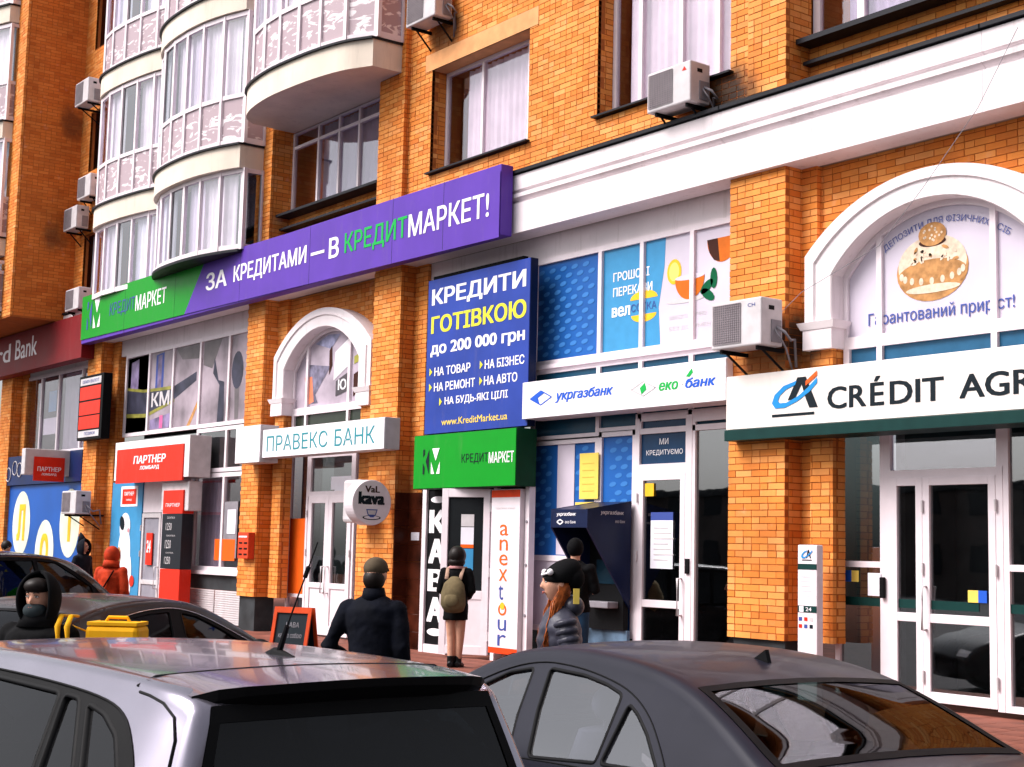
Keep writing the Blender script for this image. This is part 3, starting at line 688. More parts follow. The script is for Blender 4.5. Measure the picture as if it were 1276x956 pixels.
# bay of the blue-white bank
YB = .30
sb = bpy.data.objects.new('shopfront', None); COL.objects.link(sb); sb.parent = bld
def scales(x0, x1, z0, z1, y, parent, sx=.24, sz=.105, mat=None, r=.07):
    b = MB(); k = 0; z = z0 + sz * .6
    while z < z1 - sz * .3:
        x = x0 + (sx * .3 if k % 2 else sx * .8)
        while x < x1 - r:
            if x > x0 + r: b.poly([(px, y, pz) for px, pz in ell(x, z, r, r * .45, 14, 0, 2 * PI, .15)])
            x += sx
        z += sz; k += 1
    if b.f: o = b.build('film_pattern', mat or BLL, parent); o['kind'] = 'stuff'
wf = window(-16.25, -12.2, 4.34, 5.84, YB, [-14.815, -13.99, -13.07], fw=.07, fd=.07, glass=[BLF, SKY, A_PRINT, A_PRINT], parent=sb)
scales(-16.18, -14.86, 4.44, 5.76, YB + .034, wf)
Yf = YB + .0385
flat('poster_print', [(-13.95, 4.40), (-13.66, 4.40), (-13.70, 4.9), (-13.60, 5.40), (-13.58, 5.78), (-13.95, 5.78)], Yf, SKY, wf, .002)
text('ГРОШОВІ', -14.58, -13.88, 5.33, 5.45, Yf, TXW, wf, bold=.015); text('ПЕРЕКАЗИ', -14.58, -13.82, 5.13, 5.25, Yf, TXW, wf, bold=.015)
text('вел', -14.60, -14.24, 4.86, 4.99, Yf, TXW, wf, bold=.03)
flat('poster_print', ell(-13.98, 5.04, .26, .11, 18, 0, PI), Yf, LEM, wf); flat('poster_print', ell(-13.98, 4.84, .24, .10, 18, PI, 2 * PI), Yf, LEM, wf)
text('СОТКА', -14.22, -13.74, 4.89, 4.99, Yf, TXN, wf, depth=.006)
flat('poster_print', ell(-13.42, 5.31, .13, .16, 20), Yf, LEM, wf); flat('poster_print', ell(-13.42, 5.31, .09, .12, 20), Yf, M('lemon_pale', (.85, .62, .16), .6, var=0), wf, .005)
flat('poster_print', ell(-13.14, 5.20, .26, .27, 20, PI, 2 * PI), Yf, TEA, wf, .0055); flat('poster_print', ell(-13.14, 5.21, .26, .035, 20), Yf, LIL, wf, .0062)
flat('poster_print', ell(-13.22, 4.93, .33, .035, 18), Yf, LGY, wf, .0045)
for a, (dx, dz) in enumerate(((0, 0), (.12, .09), (.02, -.10))): flat('poster_print', ell(-12.84 + dx, 5.05 + dz, .13, .06, 12, rot=.6 + a), Yf, LEAF, wf, .0065)
flat('poster_print', ell(-12.58, 5.62, .26, .30, 20, PI, 2 * PI), Yf, TEA, wf, .004); flat('poster_print', [(-12.84, 5.62), (-12.66, 5.62), (-12.62, 5.33), (-12.72, 5.36), (-12.80, 5.46)], Yf, BRN, wf, .0046)
text('ШВИДКО, ЗРУЧНО', -13.5, -12.85, 4.70, 4.76, Yf, LGY, wf); text('БЕЗ ДОКУМЕНТІВ', -13.5, -12.6, 4.56, 4.62, Yf, LGY, wf)
window(-16.25, -12.2, 3.3, 4.30, YB, [-14.815, -13.99, -13.07], fw=.07, glass=M('teal_blue_film', (.012, .07, .13), .3, .5), parent=sb)
box('ledge', -16.25, -12.2, YB - .05, YB + .05, 4.29, 4.345, PVC, sb)
# left part: film panels, door, dark side window
wl = window(-16.25, -14.78, .75, 3.32, YB, [], [1.72], fw=.075, glass=[BLF], parent=sb)
scales(-16.17, -15.68, 1.85, 3.3, YB + .03, wl); scales(-15.28, -14.86, 1.85, 3.3, YB + .03, wl)
box('film_stripe', -15.66, -15.30, YB + .024, YB + .028, 1.77, 3.26, LIL, wl); box('panel', -16.17, -14.86, YB + .02, YB + .03, .82, 1.68, LIL, wl)
wm = window(-14.78, -14.06, .75, 3.42, YB, [], [1.2], fw=.06, glass=[BLF], parent=sb)
scales(-14.70, -14.12, 1.3, 3.4, YB + .03, wm, .22, .11)
b = MB().mat(PVC); b.box(-14.06, -13.98, YB - .006, YB + .07, .34, 3.5); b.box(-13.14, -13.03, YB - .006, YB + .07, .34, 3.5); b.box(-13.98, -13.14, YB - .004, YB + .07, 2.80, 2.92); b.box(-14.06, -12.2, YB - .003, YB + .07, 3.46, 3.56)
df = b.build('door_frame', None, sb)
box('pane', -13.98, -13.14, YB + .03, YB + .035, 2.92, 3.46, M('slate_blue_film', (.012, .045, .11), .3, .5), df)
text('МИ', -13.64, -13.48, 3.16, 3.235, YB + .028, TXW, df); text('КРЕДИТУЄМО', -13.88, -13.22, 3.02, 3.095, YB + .028, TXW, df)
dd = door_leaf(-13.98, -13.14, .36, 2.80, YB - .012, 1.20, GLD, 'l', sb, fw=.085)
box('notice', -13.76, -13.36, YB + .004, YB + .008, 1.63, 2.22, PAP, dd); box('notice', -13.76, -13.36, YB + .004, YB + .009, 2.22, 2.32, TXN, dd)
for k in range(7): box('notice_line', -13.70, -13.44 + .05 * (k % 3), YB + .001, YB + .003, 2.12 - .065 * k, 2.135 - .065 * k, LGY, dd)
b = MB().mat(LEM); b.box(-13.87, -13.71, YB, YB + .008, 2.52, 2.68); b.build('sticker', None, dd)
ws = window(-13.03, -12.15, .36, 3.46, YB, [], [], fw=.05, glass=GLD, parent=sb, bd=1.0)
box('door_stop', -13.11, -13.05, YB - .03, YB - .006, 1.58, 1.76, BLK, ws)
box('room', -16.25, -12.1, 1.3, 1.32, .3, 3.5, DK, sb)
for z0, h, x0, nm in ((2.50, .60, -15.12, 0), (2.34, .12, -15.2, 1)):
    pn = tag(box('yellow_notice', x0, x0 + .38, YB - .035, YB - .025, z0, z0 + h, YEL), ('large yellow paper notice on the blue film above the cash machine', 'small yellow strip notice just above the cash machine hood')[nm], 'notice')
    if not nm:
        for k in range(5): box('notice_line', x0 + .06, x0 + .30, YB - .038, YB - .0355, z0 + .1 + .09 * k, z0 + .112 + .09 * k, M('faded_yellow', (.62, .45, .08), .7, var=0) if k == 0 else MAT['faded_yellow'], pn)
# bay of the arched bank with the white door pair
sd_ = bpy.data.objects.new('shopfront', None); COL.objects.link(sd_); sd_.parent = bld
LB = M('lobby_grey', (.09, .10, .09), .7, .3, var=.3, vscale=2)
window(-23.40, -22.72, .32, 3.8, YD, [], [.95], fw=.06, glass=GL, back=M('pale_stone_lobby', (.16, .15, .17), .8, var=.3, vscale=4), bd=.25, parent=sd_)
box('panel', -23.33, -22.79, YD + .01, YD + .02, .98, 2.28, ORG, sd_)
window(-22.72, -21.20, 2.66, 3.8, YD, [], [3.36], fw=.08, glass=GLD, back=LB, parent=sd_)
box('notice', -21.95, -21.3, YD + .005, YD + .01, 2.76, 2.98, PAP, sd_); box('notice', -21.82, -21.3, YD + .003, YD + .012, 2.70, 2.80, PAP, sd_)
door_leaf(-22.68, -21.98, .33, 2.66, YD - .01, 1.15, GLD, 'l', sd_, low=PVC, fw=.12); door_leaf(-21.976, -21.24, .33, 2.66, YD - .01, 1.15, GLD, 'r', sd_, low=PVC, fw=.12)
window(-21.20, -20.3, .32, 3.8, YD, [], [.5], fw=.05, glass=GL, back=LB, bd=.3, parent=sd_)
# bay with the door ajar, tall black and white side panels
sk = bpy.data.objects.new('shopfront', None); COL.objects.link(sk); sk.parent = bld
box('room', -18.5, -15.9, .9, .92, .3, 3.5, DK, sk)
b = MB().mat(BLK); b.box(-18.5, -16.25, .12, .2, 2.66, 5.9); b.build('upper_panel', None, sk)
b = MB().mat(PVC); b.box(-18.56, -18.46, .08, .22, .30, 2.68); b.box(-17.93, -17.86, .08, .22, .30, 2.68); b.box(-18.46, -17.93, .09, .2, .30, .42); b.box(-16.74, -16.66, .06, .2, .30, 2.7); b.build('door_frame', None, sk)
kv = box('sign_strip', -18.46, -17.93, .12, .15, .42, 2.68, BLK, sk)
zz = 2.38; 
for ch, h in (('К', .34), ('А', .36), ('В', .32), ('А', .36)):
    text(ch, -18.42, -17.99, zz - h, zz, .12, TXW, kv, bold=.05); zz -= h + .085
b = MB(); b.prism([(x, .114, z) for x, z in ell(-18.2, .60, .2, .055, 16)], (0, .004, 0)); b.build('lettering', TXW, kv)
b = MB(); b.prism([(x, .114, z) for x, z in ell(-18.2, 2.53, .19, .05, 16)], (0, .004, 0)); b.build('lettering', TXW, kv)
# open leaf, swung out towards the street, hinged beside the tour panel
leaf = bpy.data.objects.new('door', None); COL.objects.link(leaf); leaf.parent = sk; leaf.location = (-16.80, .06, 0); leaf.rotation_euler = (0, 0, math.radians(29))
b = MB().mat(PVC)
b.box(-.75, -.65, -.03, .03, .36, 2.66); b.box(-.10, 0, -.03, .03, .36, 2.66); b.box(-.65, -.10, -.03, .03, 2.54, 2.66); b.box(-.65, -.10, -.03, .03, 1.12, 1.24); b.box(-.65, -.10, -.03, .03, .36, .48); b.build('door_frame', None, leaf, bevel=.004)
box('pane', -.65, -.10, -.006, .0, 1.24, 2.54, DK, leaf); box('panel', -.65, -.10, -.02, .02, .48, 1.12, PVC, leaf)
for z0, z1, m in ((2.13, 2.30, LGY), (1.88, 2.12, PAP), (1.83, 1.88, ORG), (1.52, 1.82, SKY)): box('notice', -.45, -.25, -.012, -.007, z0, z1, m, leaf)
b = MB().mat(LGY)
for z in (.62, 1.5, 2.4): b.tube([(.02, -.05, z - .06), (.02, -.05, z + .06)], .018, 8)
b.build('hinge', None, leaf)
# unit with printed upper windows on the far side of the arched bank
se = bpy.data.objects.new('shopfront', None); COL.objects.link(se); se.parent = bld
MAU = M('mauve_grey_film', (.38, .31, .36), .4, .5, var=.3, vscale=1.4)
we = window(-30.75, -24.5, 4.05, 5.84, YB, [-29.48, -28.27, -26.99, -25.72], fw=.075, glass=[MAU], parent=se)
GP = M('grey_print', (.16, .14, .15), .4, var=.2, vscale=2.5); VP = M('violet_print', (.26, .20, .36), .4, var=.3, vscale=4); SLT = M('slate_print', (.05, .05, .08), .4, var=.3, vscale=3); OLV = M('olive_print', (.30, .28, .06), .4, var=.3, vscale=3)
for pts, m, d in (([(-30.67, 5.75), (-29.52, 5.76), (-29.52, 4.12), (-30.67, 4.12)], GP, .001), ([(-30.5, 5.65), (-30.1, 5.7), (-30.1, 4.95), (-30.5, 4.9)], VP, .002), ([(-29.2, 5.7), (-28.8, 5.74), (-28.8, 4.9), (-29.2, 4.85)], TXN, .002), ([(-29.1, 5.68), (-28.9, 5.7), (-28.9, 5.0), (-29.1, 4.95)], VP, .003),
                  ([(-30.67, 5.06), (-29.8, 4.98), (-28.4, 4.95), (-27.2, 5.20), (-27.2, 5.02), (-28.2, 4.72), (-29.6, 4.50), (-30.67, 4.55)], SLT, .004), ([(-30.67, 5.12), (-29.8, 5.02), (-28.4, 5.0), (-28.4, 4.93), (-29.8, 4.96), (-30.67, 5.06)], OLV, .005),
                  ([(-30.67, 4.55), (-29.6, 4.50), (-28.2, 4.72), (-28.2, 4.66), (-29.6, 4.42), (-30.67, 4.47)], OLV, .005), ([(-28.2, 5.75), (-27.0, 5.76), (-27.05, 5.45), (-27.9, 5.5)], GP, .002), ([(-26.9, 5.76), (-26.1, 5.76), (-26.5, 5.2), (-26.9, 5.3)], GP, .002),
                  ([(-29.4, 4.35), (-28.35, 4.45), (-28.35, 4.15), (-29.4, 4.15)], VP, .003), ([(-28.9, 4.42), (-28.75, 4.42), (-28.75, 4.16), (-28.9, 4.16)], M('pink_print', (.7, .12, .3), .5), .004),
                  ([(-26.4, 5.4), (-26.2, 4.95), (-25.95, 4.9), (-25.9, 4.1), (-26.2, 4.1), (-26.15, 4.85), (-26.45, 5.1)], SLT, .004), (ell(-25.4, 5.08, .24, .36, 18), SLT, .004), ([(-25.5, 4.75), (-25.3, 4.75), (-25.3, 4.15), (-25.45, 4.15)], GP, .003),
                  ([(-27.6, 4.1), (-27.45, 4.1), (-26.95, 4.65), (-27.0, 4.72)], TAN, .004)):
    flat('window_print', pts, YB + .034, m, we, d)
text('КМ', -29.35, -28.45, 4.62, 4.92, YB + .034, LGY, we, depth=.007, bold=.02)
wr = window(-27.0, -24.6, 3.17, 4.03, YB, [-25.70], fw=.075, glass=[GLD], back=M('ochre_room', (.12, .09, .04), .8, var=.3), bd=.15, parent=se)
wq = window(-27.0, -24.6, 1.30, 3.15, YB, [-25.72], fw=.08, glass=GL, back=LB, bd=.5, curt=[(-26.9, -26.0, M('grey_curtain', (.36, .32, .38), .9))], parent=se)
box('panel', -25.65, -25.1, YB + .012, YB + .018, 1.55, 2.6, MGY, wq); box('panel', -26.0, -25.15, YB + .008, YB + .012, 1.5, 1.9, ORG, wq); box('panel', -25.5, -25.15, YB + .004, YB + .008, 2.0, 2.45, PAP, wq)
b = MB().mat(PVC); b.box(-27.1, -24.5, YB - .08, YB + .05, 1.23, 1.30); b.build('sill', None, se)
box('wall_panel', -27.1, -24.5, YB + .0, YB + .3, .95, 1.23, DKG, se)
sh = bpy.data.objects.new('roller_shutter', None); COL.objects.link(sh); sh.parent = se
slat = MB(); slat.mat(LGY); slat.add([(x, y, z) for x in (0, 1.16) for y, z in ((0, 0), (-.012, .01), (-.012, .03), (0, .04), (.01, .02))], [(0, 1, 6, 5), (1, 2, 7, 6), (2, 3, 8, 7), (3, 4, 9, 8)]); sme = slat.mesh('slat')
for xx in (-27.05, -25.85):
    for k in range(15):
        o = bpy.data.objects.new('slat', sme); COL.objects.link(o); o.location = (xx, YB, .33 + k * .041); o.parent = sh
# glazed entrance with the animal poster and grey door
box('panel', -31.0, -29.38, .25, .30, .33, 3.07, SKY, se); sp = MB()
sp.prism([(x, .245, z) for x, z in ell(-30.2, 1.55, .33, .62, 16)], (0, .004, 0)); sp.prism([(x, .240, z) for x, z in ell(-30.2, 2.12, .28, .30, 16)], (0, .004, 0)); sp.prism([(x, .240, z) for x, z in ell(-29.9, 1.05, .16, .5, 12)], (0, .004, 0)); sp.build('animal_print', TXW, se)
flat('animal_print', ell(-30.35, 2.2, .12, .16, 12, rot=.5), .238, TXD, se); flat('animal_print', ell(-30.0, 2.05, .06, .05, 10), .238, M('pink_nose', (.7, .3, .35), .5), se); flat('animal_print', ell(-30.45, 1.5, .1, .2, 10), .238, TAN, se); flat('animal_print', ell(-29.7, 1.0, .12, .12, 12), .238, RED, se)
flat('small_sign', [(-30.5, 2.55), (-29.6, 2.55), (-29.6, 2.98), (-30.5, 2.98)], .247, TXW, se); flat('small_sign', [(-30.42, 2.6), (-29.68, 2.6), (-29.68, 2.92), (-30.42, 2.92)], .247, RED, se, .008); text('ПАРТНЕР', -30.3, -29.8, 2.78, 2.86, .239, TXW, se, bold=.02); text('ломбард', -30.2, -29.9, 2.66, 2.72, .239, TXW, se)
box('panel', -29.38, -27.1, .28, .36, 2.42, 3.1, PVC, se); box('panel', -28.4, -27.1, .27, .36, .33, 2.42, PVC, se)
door_leaf(-29.34, -28.4, .34, 2.4, .25, 1.0, M('grey_door_panel', (.28, .27, .32), .4, .5), 'l', se, fw=.09, fmat=LGY)
box('notice', -29.05, -28.75, .24, .262, 1.35, 2.0, RED, se); text('24', -29.0, -28.8, 1.6, 1.85, .238, TXW, se, bold=.03)
# far-left unit
sz_ = bpy.data.objects.new('shopfront', None); COL.objects.link(sz_); sz_.parent = bld
wz = window(-37.25, -32.5, 3.85, 5.84, YB, [-36.0, -34.8, -33.3], fw=.08, glass=GL, back=M('grey_green_room', (.07, .08, .075), .8, var=.5, vscale=1.2), bd=.3, curt=[(-34.7, -33.3, M('grey_blind', (.42, .42, .48), .8, var=.05))], parent=sz_)
box('panel', -36.9, -36.3, YB + .06, YB + .07, 4.2, 5.0, BRN, wz); box('panel', -35.6, -35.1, YB + .06, YB + .07, 4.9, 5.4, SKY, wz); box('panel', -35.9, -34.9, YB + .06, YB + .07, 4.35, 4.75, PAP, wz)
box('panel', -38.2, -32.35, .10, .5, .30, 3.12, M('royal_blue_panel', (.015, .10, .42), .35, .5, var=.12, vscale=.8), sz_); box('panel', -38.3, -32.3, .02, .5, 3.13, 3.84, M('deep_blue_panel', (.008, .022, .10), .35, .5, var=.15, vscale=1.2), sz_)
for cx_, cz_, ch, s_ in ((-36.3, 2.2, 'Л', 1), (-34.6, 1.5, 'О', .8), (-33.05, 2.2, 'Т', 1)):
    flat('oval_print', ell(cx_, cz_, .62, .78, 26), .098, M('pale_oval', (.72, .76, .62), .5, var=.1, vscale=2) if 'pale_oval' not in MAT else MAT['pale_oval'], sz_); text(ch, cx_ - .28, cx_ + .28, cz_ - .42, cz_ + .46, .092, LEM, sz_, bold=.05)
for k, (x, z) in enumerate(((-37.2, 3.40), (-36.75, 3.55), (-36.4, 3.50))):
    r_ = MB().mat(LGY); r_.tube([(x + .17 * math.cos(a * PI / 8), .01, z + .17 * math.sin(a * PI / 8)) for a in range(17)], .012, 6); r_.build('ring_logo', None, sz_)
# ------------------------------------------------------------ signs
def signbox(name, label, x0, x1, y0, y1, z0, z1, face, side, cat='sign', group=None, tl=None, tr=None, bevel=.006):
    t = thing(name, label, cat, group=group)
    b = MB().mat(side); b.box(x0, x1, y0 + .012, y1, z0, z1); b.build('casing', None, t, bevel=bevel)
    b = MB().mat(face); b.box(x0 + .006, x1 - .006, y0, y0 + .0119, z0 + .006, z1 - .006); b.build('face', None, t)
    return t
# long green and purple banner box; it rises slightly in steps with its supports
t = thing('banner_sign', 'long green and purple banner box above the shopfronts reading За кредитами в КредитМаркет', 'sign')
b = MB().mat(PUR); b.box(-31.83, -16.22, -.328, -.12, 6.13, 7.13); b.build('casing', None, t, bevel=.01)
def zt(x): return 7.16 + (-x - 16.2) * 0.002
f = MB().mat(GRN); f.poly([(-31.83, -.345, 6.22), (-26.42, -.345, 6.18), (-25.55, -.345, 7.16), (-31.83, -.345, 7.18)]); f.build('green_face', None, t)
f = MB().mat(PUR); f.poly([(-26.42, -.345, 6.18), (-16.22, -.345, 6.09), (-16.22, -.345, 7.04), (-25.55, -.345, 7.16)]); f.build('purple_face', None, t)
sh_ = lambda u, z: (u, z + (u + 16.2) * -.0088)
for s, a, c, m, z0, z1, bd in (('ЗА', -25.5, -24.62, TXW, 6.43, 6.76, .02), ('КРЕДИТАМИ', -24.35, -21.65, TXW, 6.40, 6.76, .02), ('В', -20.90, -20.58, TXW, 6.42, 6.76, .02), ('КРЕДИТ', -20.40, -18.56, TXG, 6.38, 6.77, .014), ('МАРКЕТ!', -18.52, -16.46, TXW, 6.42, 6.77, .014)):
    text(s, a, c, z0, z1, -.345, m, t, bold=bd, warp=sh_, depth=.006)
b = MB(); b.add([(*sh_(-21.5, 6.55), 0), (*sh_(-21.05, 6.55), 0), (*sh_(-21.05, 6.60), 0), (*sh_(-21.5, 6.60), 0)], [(0, 1, 2, 3)]); b.v = [(x, -.351, z) for x, z, _ in b.v]; b.build('lettering', TXW, t)
def kmlogo(x0, zc, s, y, par, dk=TXN):
    K = [[(0, .5), (.16, .5), (.16, .12), (.36, .5), (.42, .5), (.42, .5)], ]
    P = [([(0, .5), (.12, .5), (.12, .30), (0, .18)], dk), ([(0, -.5), (.12, -.5), (.12, -.22), (0, -.05)], dk), ([(.44, .5), (.44, -.5), (.20, .02)], dk),
         ([(.66, .52), (1.18, .52), (.92, .02)], TXW), ([(.60, -.5), (.84, -.5), (.60, -.02)], TXW), ([(1.22, -.5), (.98, -.5), (1.22, -.02)], TXW)]
    for p, m in P: flat('logo', [(x0 + u * s, zc + v * s) for u, v in p], y, m, par, .005)
kmlogo(-31.5, 6.72, .62, -.345, t); text('КРЕДИТ', -30.2, -28.86, 6.52, 6.84, -.345, TXN, t, depth=.005); text('МАРКЕТ', -28.82, -27.3, 6.52, 6.84, -.345, TXW, t, depth=.005, bold=.012)
for k, x in enumerate((-29.4, -26.9, -24.1, -21.55, -18.98, -17.6)):
    q = MB().mat(TXD); q.box(x - .004, x + .004, -.3462, -.3448, 6.12, 7.13 if x > -25.6 else 7.15); q.build('panel_joint', None, t)
# maroon bank sign
t = signbox('bank_sign', 'maroon bank sign with white Latin letters at the far left', -40, -31.86, -.3, 0, 5.84, 6.84, MAR, MAR)
text('rd', -37.7, -36.65, 6.17, 6.62, -.3, TXW, t, bold=.012); text('Bank', -36.3, -34.75, 6.17, 6.66, -.3, TXW, t, bold=.012); text('Standa', -39.9, -37.75, 6.17, 6.62, -.3, TXW, t, bold=.012)
# blue poster board
t = signbox('poster_board', 'tall blue poster board advertising cash loans up to 200 000 between pillar and blue windows', -18.37, -15.86, -.055, .08, 3.485, 5.80, BLU, NAV)
yp = -.055
for s, a, c, z0, z1, m, bd in (('КРЕДИТИ', -18.26, -15.95, 5.36, 5.65, TXW, .03), ('ГОТІВКОЮ', -18.26, -15.93, 4.98, 5.24, TXY, .03), ('до 200 000 грн', -18.26, -15.95, 4.62, 4.84, TXW, .03),
                       ('НА ТОВАР', -18.14, -17.22, 4.34, 4.47, TXW, .02), ('НА БІЗНЕС', -16.87, -15.95, 4.34, 4.47, TXW, .02), ('НА РЕМОНТ', -18.14, -17.10, 4.11, 4.24, TXW, .02),
                       ('НА АВТО', -16.88, -16.10, 4.11, 4.24, TXW, .02), ('НА БУДЬ-ЯКІ ЦІЛІ', -17.85, -16.31, 3.88, 4.01, TXW, .02), ('www.KreditMarket.ua', -17.92, -16.31, 3.60, 3.70, YEL, .01)):
    text(s, a, c, z0, z1, yp, m, t, bold=bd)
for x, z in ((-18.27, 4.41), (-16.99, 4.41), (-18.27, 4.18), (-16.99, 4.18), (-17.99, 3.95)): flat('bullet', [(x, z - .06), (x + .07, z), (x, z + .06)], yp, TXY, t)
# green box sign over the open door
t = signbox('entrance_sign', 'green box sign with a white and dark logo over the open shop door', -18.33, -15.84, -.25, .1, 2.67, 3.45, GRN, M('dark_green_side', (.003, .05, .02), .5))
kmlogo(-18.08, 3.06, .36, -.25, t, TXD); text('КРЕДИТ', -17.10, -16.47, 2.99, 3.14, -.25, TXD, t); text('МАРКЕТ', -16.45, -15.88, 2.99, 3.14, -.25, TXW, t, bold=.012)
# white bank box sign
t = signbox('bank_sign', 'white box sign with two diamond logos in blue and green above the glass bank door', -15.91, -12.06, -.11, .25, 3.57, 4.07, TXW, PVC)
ys = -.11
def diamond(cx, cz, rx, rz, m, par, y):
    for q0, q1 in (((-rx, 0), (0, rz)), ((0, rz), (rx, 0)), ((rx, 0), (0, -rz)), ((0, -rz), (-rx, 0))):
        dx, dz = q1[0] - q0[0], q1[1] - q0[1]; L = math.hypot(dx, dz); nx, nz = -dz / L * .008, dx / L * .008
        flat('logo', [(cx + q0[0] + nx, cz + q0[1] + nz), (cx + q1[0] + nx, cz + q1[1] + nz), (cx + q1[0] - nx, cz + q1[1] - nz), (cx + q0[0] - nx, cz + q0[1] - nz)], y, m, par)
diamond(-15.50, 3.835, .23, .095, TXB, t, ys); flat('logo', [(-15.72, 3.835), (-15.5, 3.93), (-15.42, 3.90), (-15.56, 3.84), (-15.52, 3.75)], ys, TXB, t, .005)
text('укргазбанк', -15.19, -14.03, 3.745, 3.905, ys, TXB, t, bold=.03, shear=.25)
diamond(-13.47, 3.81, .22, .09, LGY, t, ys); flat('logo', [(-13.50, 3.74), (-13.53, 3.82), (-13.44, 3.88), (-13.41, 3.80)], ys, TXG, t, .005)
text('еко', -13.19, -12.85, 3.76, 3.86, ys, TXG, t, bold=.03, shear=.2); text('·', -12.80, -12.77, 3.80, 3.83, ys, LGY, t); text('банк', -12.73, -12.22, 3.76, 3.88, ys, TXB, t, bold=.03, shear=.2)
flat('logo', [(-12.72, 3.90), (-12.62, 3.99), (-12.60, 3.94), (-12.66, 3.89)], ys, TXG, t)
# large pale sign on the right
t = signbox('bank_sign', 'large cream sign with a dark green lower edge reading Crédit Agri at the right', -12.00, -6.6, -.165, .2, 3.22, 3.83, CRM, CRM)
b = MB().mat(DGN); b.box(-12.0, -6.6, -.19, .25, 3.095, 3.216); b.build('lower_band', None, t, bevel=.004)
yc = -.165
for s, a, c, z0, z1 in (('CR', -10.50, -9.98, 3.365, 3.60), ('É', -9.93, -9.75, 3.365, 3.67), ('DIT', -9.68, -9.02, 3.365, 3.60), ('AGRICOLE', -8.84, -6.9, 3.365, 3.60)):
    text(s, a, c, z0, z1, yc, TXD, t, bold=.02)
ring = [(-10.80, 3.70), (-10.93, 3.705), (-11.12, 3.66), (-11.25, 3.57), (-11.29, 3.48), (-11.24, 3.42), (-11.10, 3.42), (-10.92, 3.48), (-10.75, 3.57), (-10.64, 3.66)]
rin = [(-10.88, 3.655), (-10.95, 3.66), (-11.08, 3.62), (-11.17, 3.56), (-11.20, 3.50), (-11.17, 3.475), (-11.08, 3.475), (-10.92, 3.53), (-10.77, 3.62), (-10.64, 3.72)]
b = MB(); n = len(ring); b.add([(x, yc - .006, z) for x, z in ring[1:]] + [(x, yc - .006, z) for x, z in rin[1:]], [(i, i + 1, n - 1 + i + 1, n - 1 + i) for i in range(n - 2)]); b.build('logo', CYA, t)
flat('logo', [(-11.06, 3.50), (-10.96, 3.50), (-10.86, 3.66), (-10.80, 3.50), (-10.75, 3.40), (-10.63, 3.40), (-10.80, 3.74), (-10.92, 3.74)], yc, TXD, t, .004)
flat('logo', [(-10.80, 3.64), (-10.64, 3.74), (-10.64, 3.795), (-10.80, 3.69)], yc, M('logo_orange', (.85, .12, .02), .5), t, .008); flat('logo', [(-11.29, 3.325), (-10.68, 3.325), (-10.68, 3.355), (-11.29, 3.355)], yc, TXD, t)
# white sign with thin letters and the square box at its end
t = signbox('bank_sign', 'long white box sign with thin teal letters over the arched bank doors', -23.0, -19.06, -.32, -.04, 3.29, 3.775, TXW, LGY)
text('ПРАВЕКС', -22.84, -20.77, 3.39, 3.66, -.32, TXT, t); text('БАНК', -20.54, -19.33, 3.39, 3.66, -.32, TXT, t)
t = signbox('light_box', 'blank white square box fixed at the left end of the thin-lettered bank sign', -23.95, -23.02, -.36, 0, 3.22, 3.87, TXW, LGY)
# red pawnshop signs
t = signbox('shop_sign', 'wide red pawnshop sign in a white surround above the grey door', -29.84, -26.2, -.20, .25, 3.06, 3.86, TXW, LGY)
b = MB().mat(RED); b.box(-29.68, -26.42, -.228, -.19, 3.0, 3.70); b.build('red_face', None, t)
text('ПАРТНЕР', -28.78, -27.2, 3.38, 3.54, -.231, TXW, t, bold=.03, shear=.1); text('ЛОМБАРД', -28.45, -27.5, 3.24, 3.33, -.231, TXW, t, bold=.03, shear=.1)
t = thing('projecting_sign', 'small red pawnshop sign in a white frame sticking out over the blue panels', 'sign')
b = MB().mat(LGY); b.box(-33.3, -33.06, -1.0, .14, 3.25, 3.84); b.build('casing', None, t, bevel=.02)
b = MB().mat(RED); b.box(-33.06, -33.03, -.80, -.10, 3.12, 3.66); b.build('red_face', None, t)
text('ПАРТНЕР', -.72, -.18, 3.34, 3.44, 0, TXW, t, frame=UPS, origin=Vector((-33.028, 0, 0)), bold=.02); text('ЛОМБАРД', -.62, -.28, 3.24, 3.30, 0, TXW, t, frame=UPS, origin=Vector((-33.028, 0, 0)), bold=.02)
b = MB().mat(BLK)
for z in (3.4, 3.75): b.tube([(-33.1, .14, z), (-32.6, .3, z)], .02, 6)
b.build('bracket', None, t)
# red price display
t = thing('price_display', 'upright black exchange-rate board with glowing red panels on the far pillar', 'display board')
b = MB().mat(BLK); b.box(-32.06, -30.66, -.22, -.02, 4.0, 5.42); b.build('casing', None, t, bevel=.01)
for z0, z1, m in ((5.21, 5.36, LGY), (4.88, 5.17, RED), (4.55, 4.84, RED), (4.24, 4.52, RED), (4.06, 4.20, LGY)): box('panel', -31.98, -30.78, -.228, -.221, z0, z1, m, t)
text('ОБМІН ВАЛЮТ', -31.85, -30.9, 5.25, 5.32, -.229, TXN, t); text('ПОЗИКИ', -31.6, -31.0, 4.10, 4.17, -.229, TXN, t)
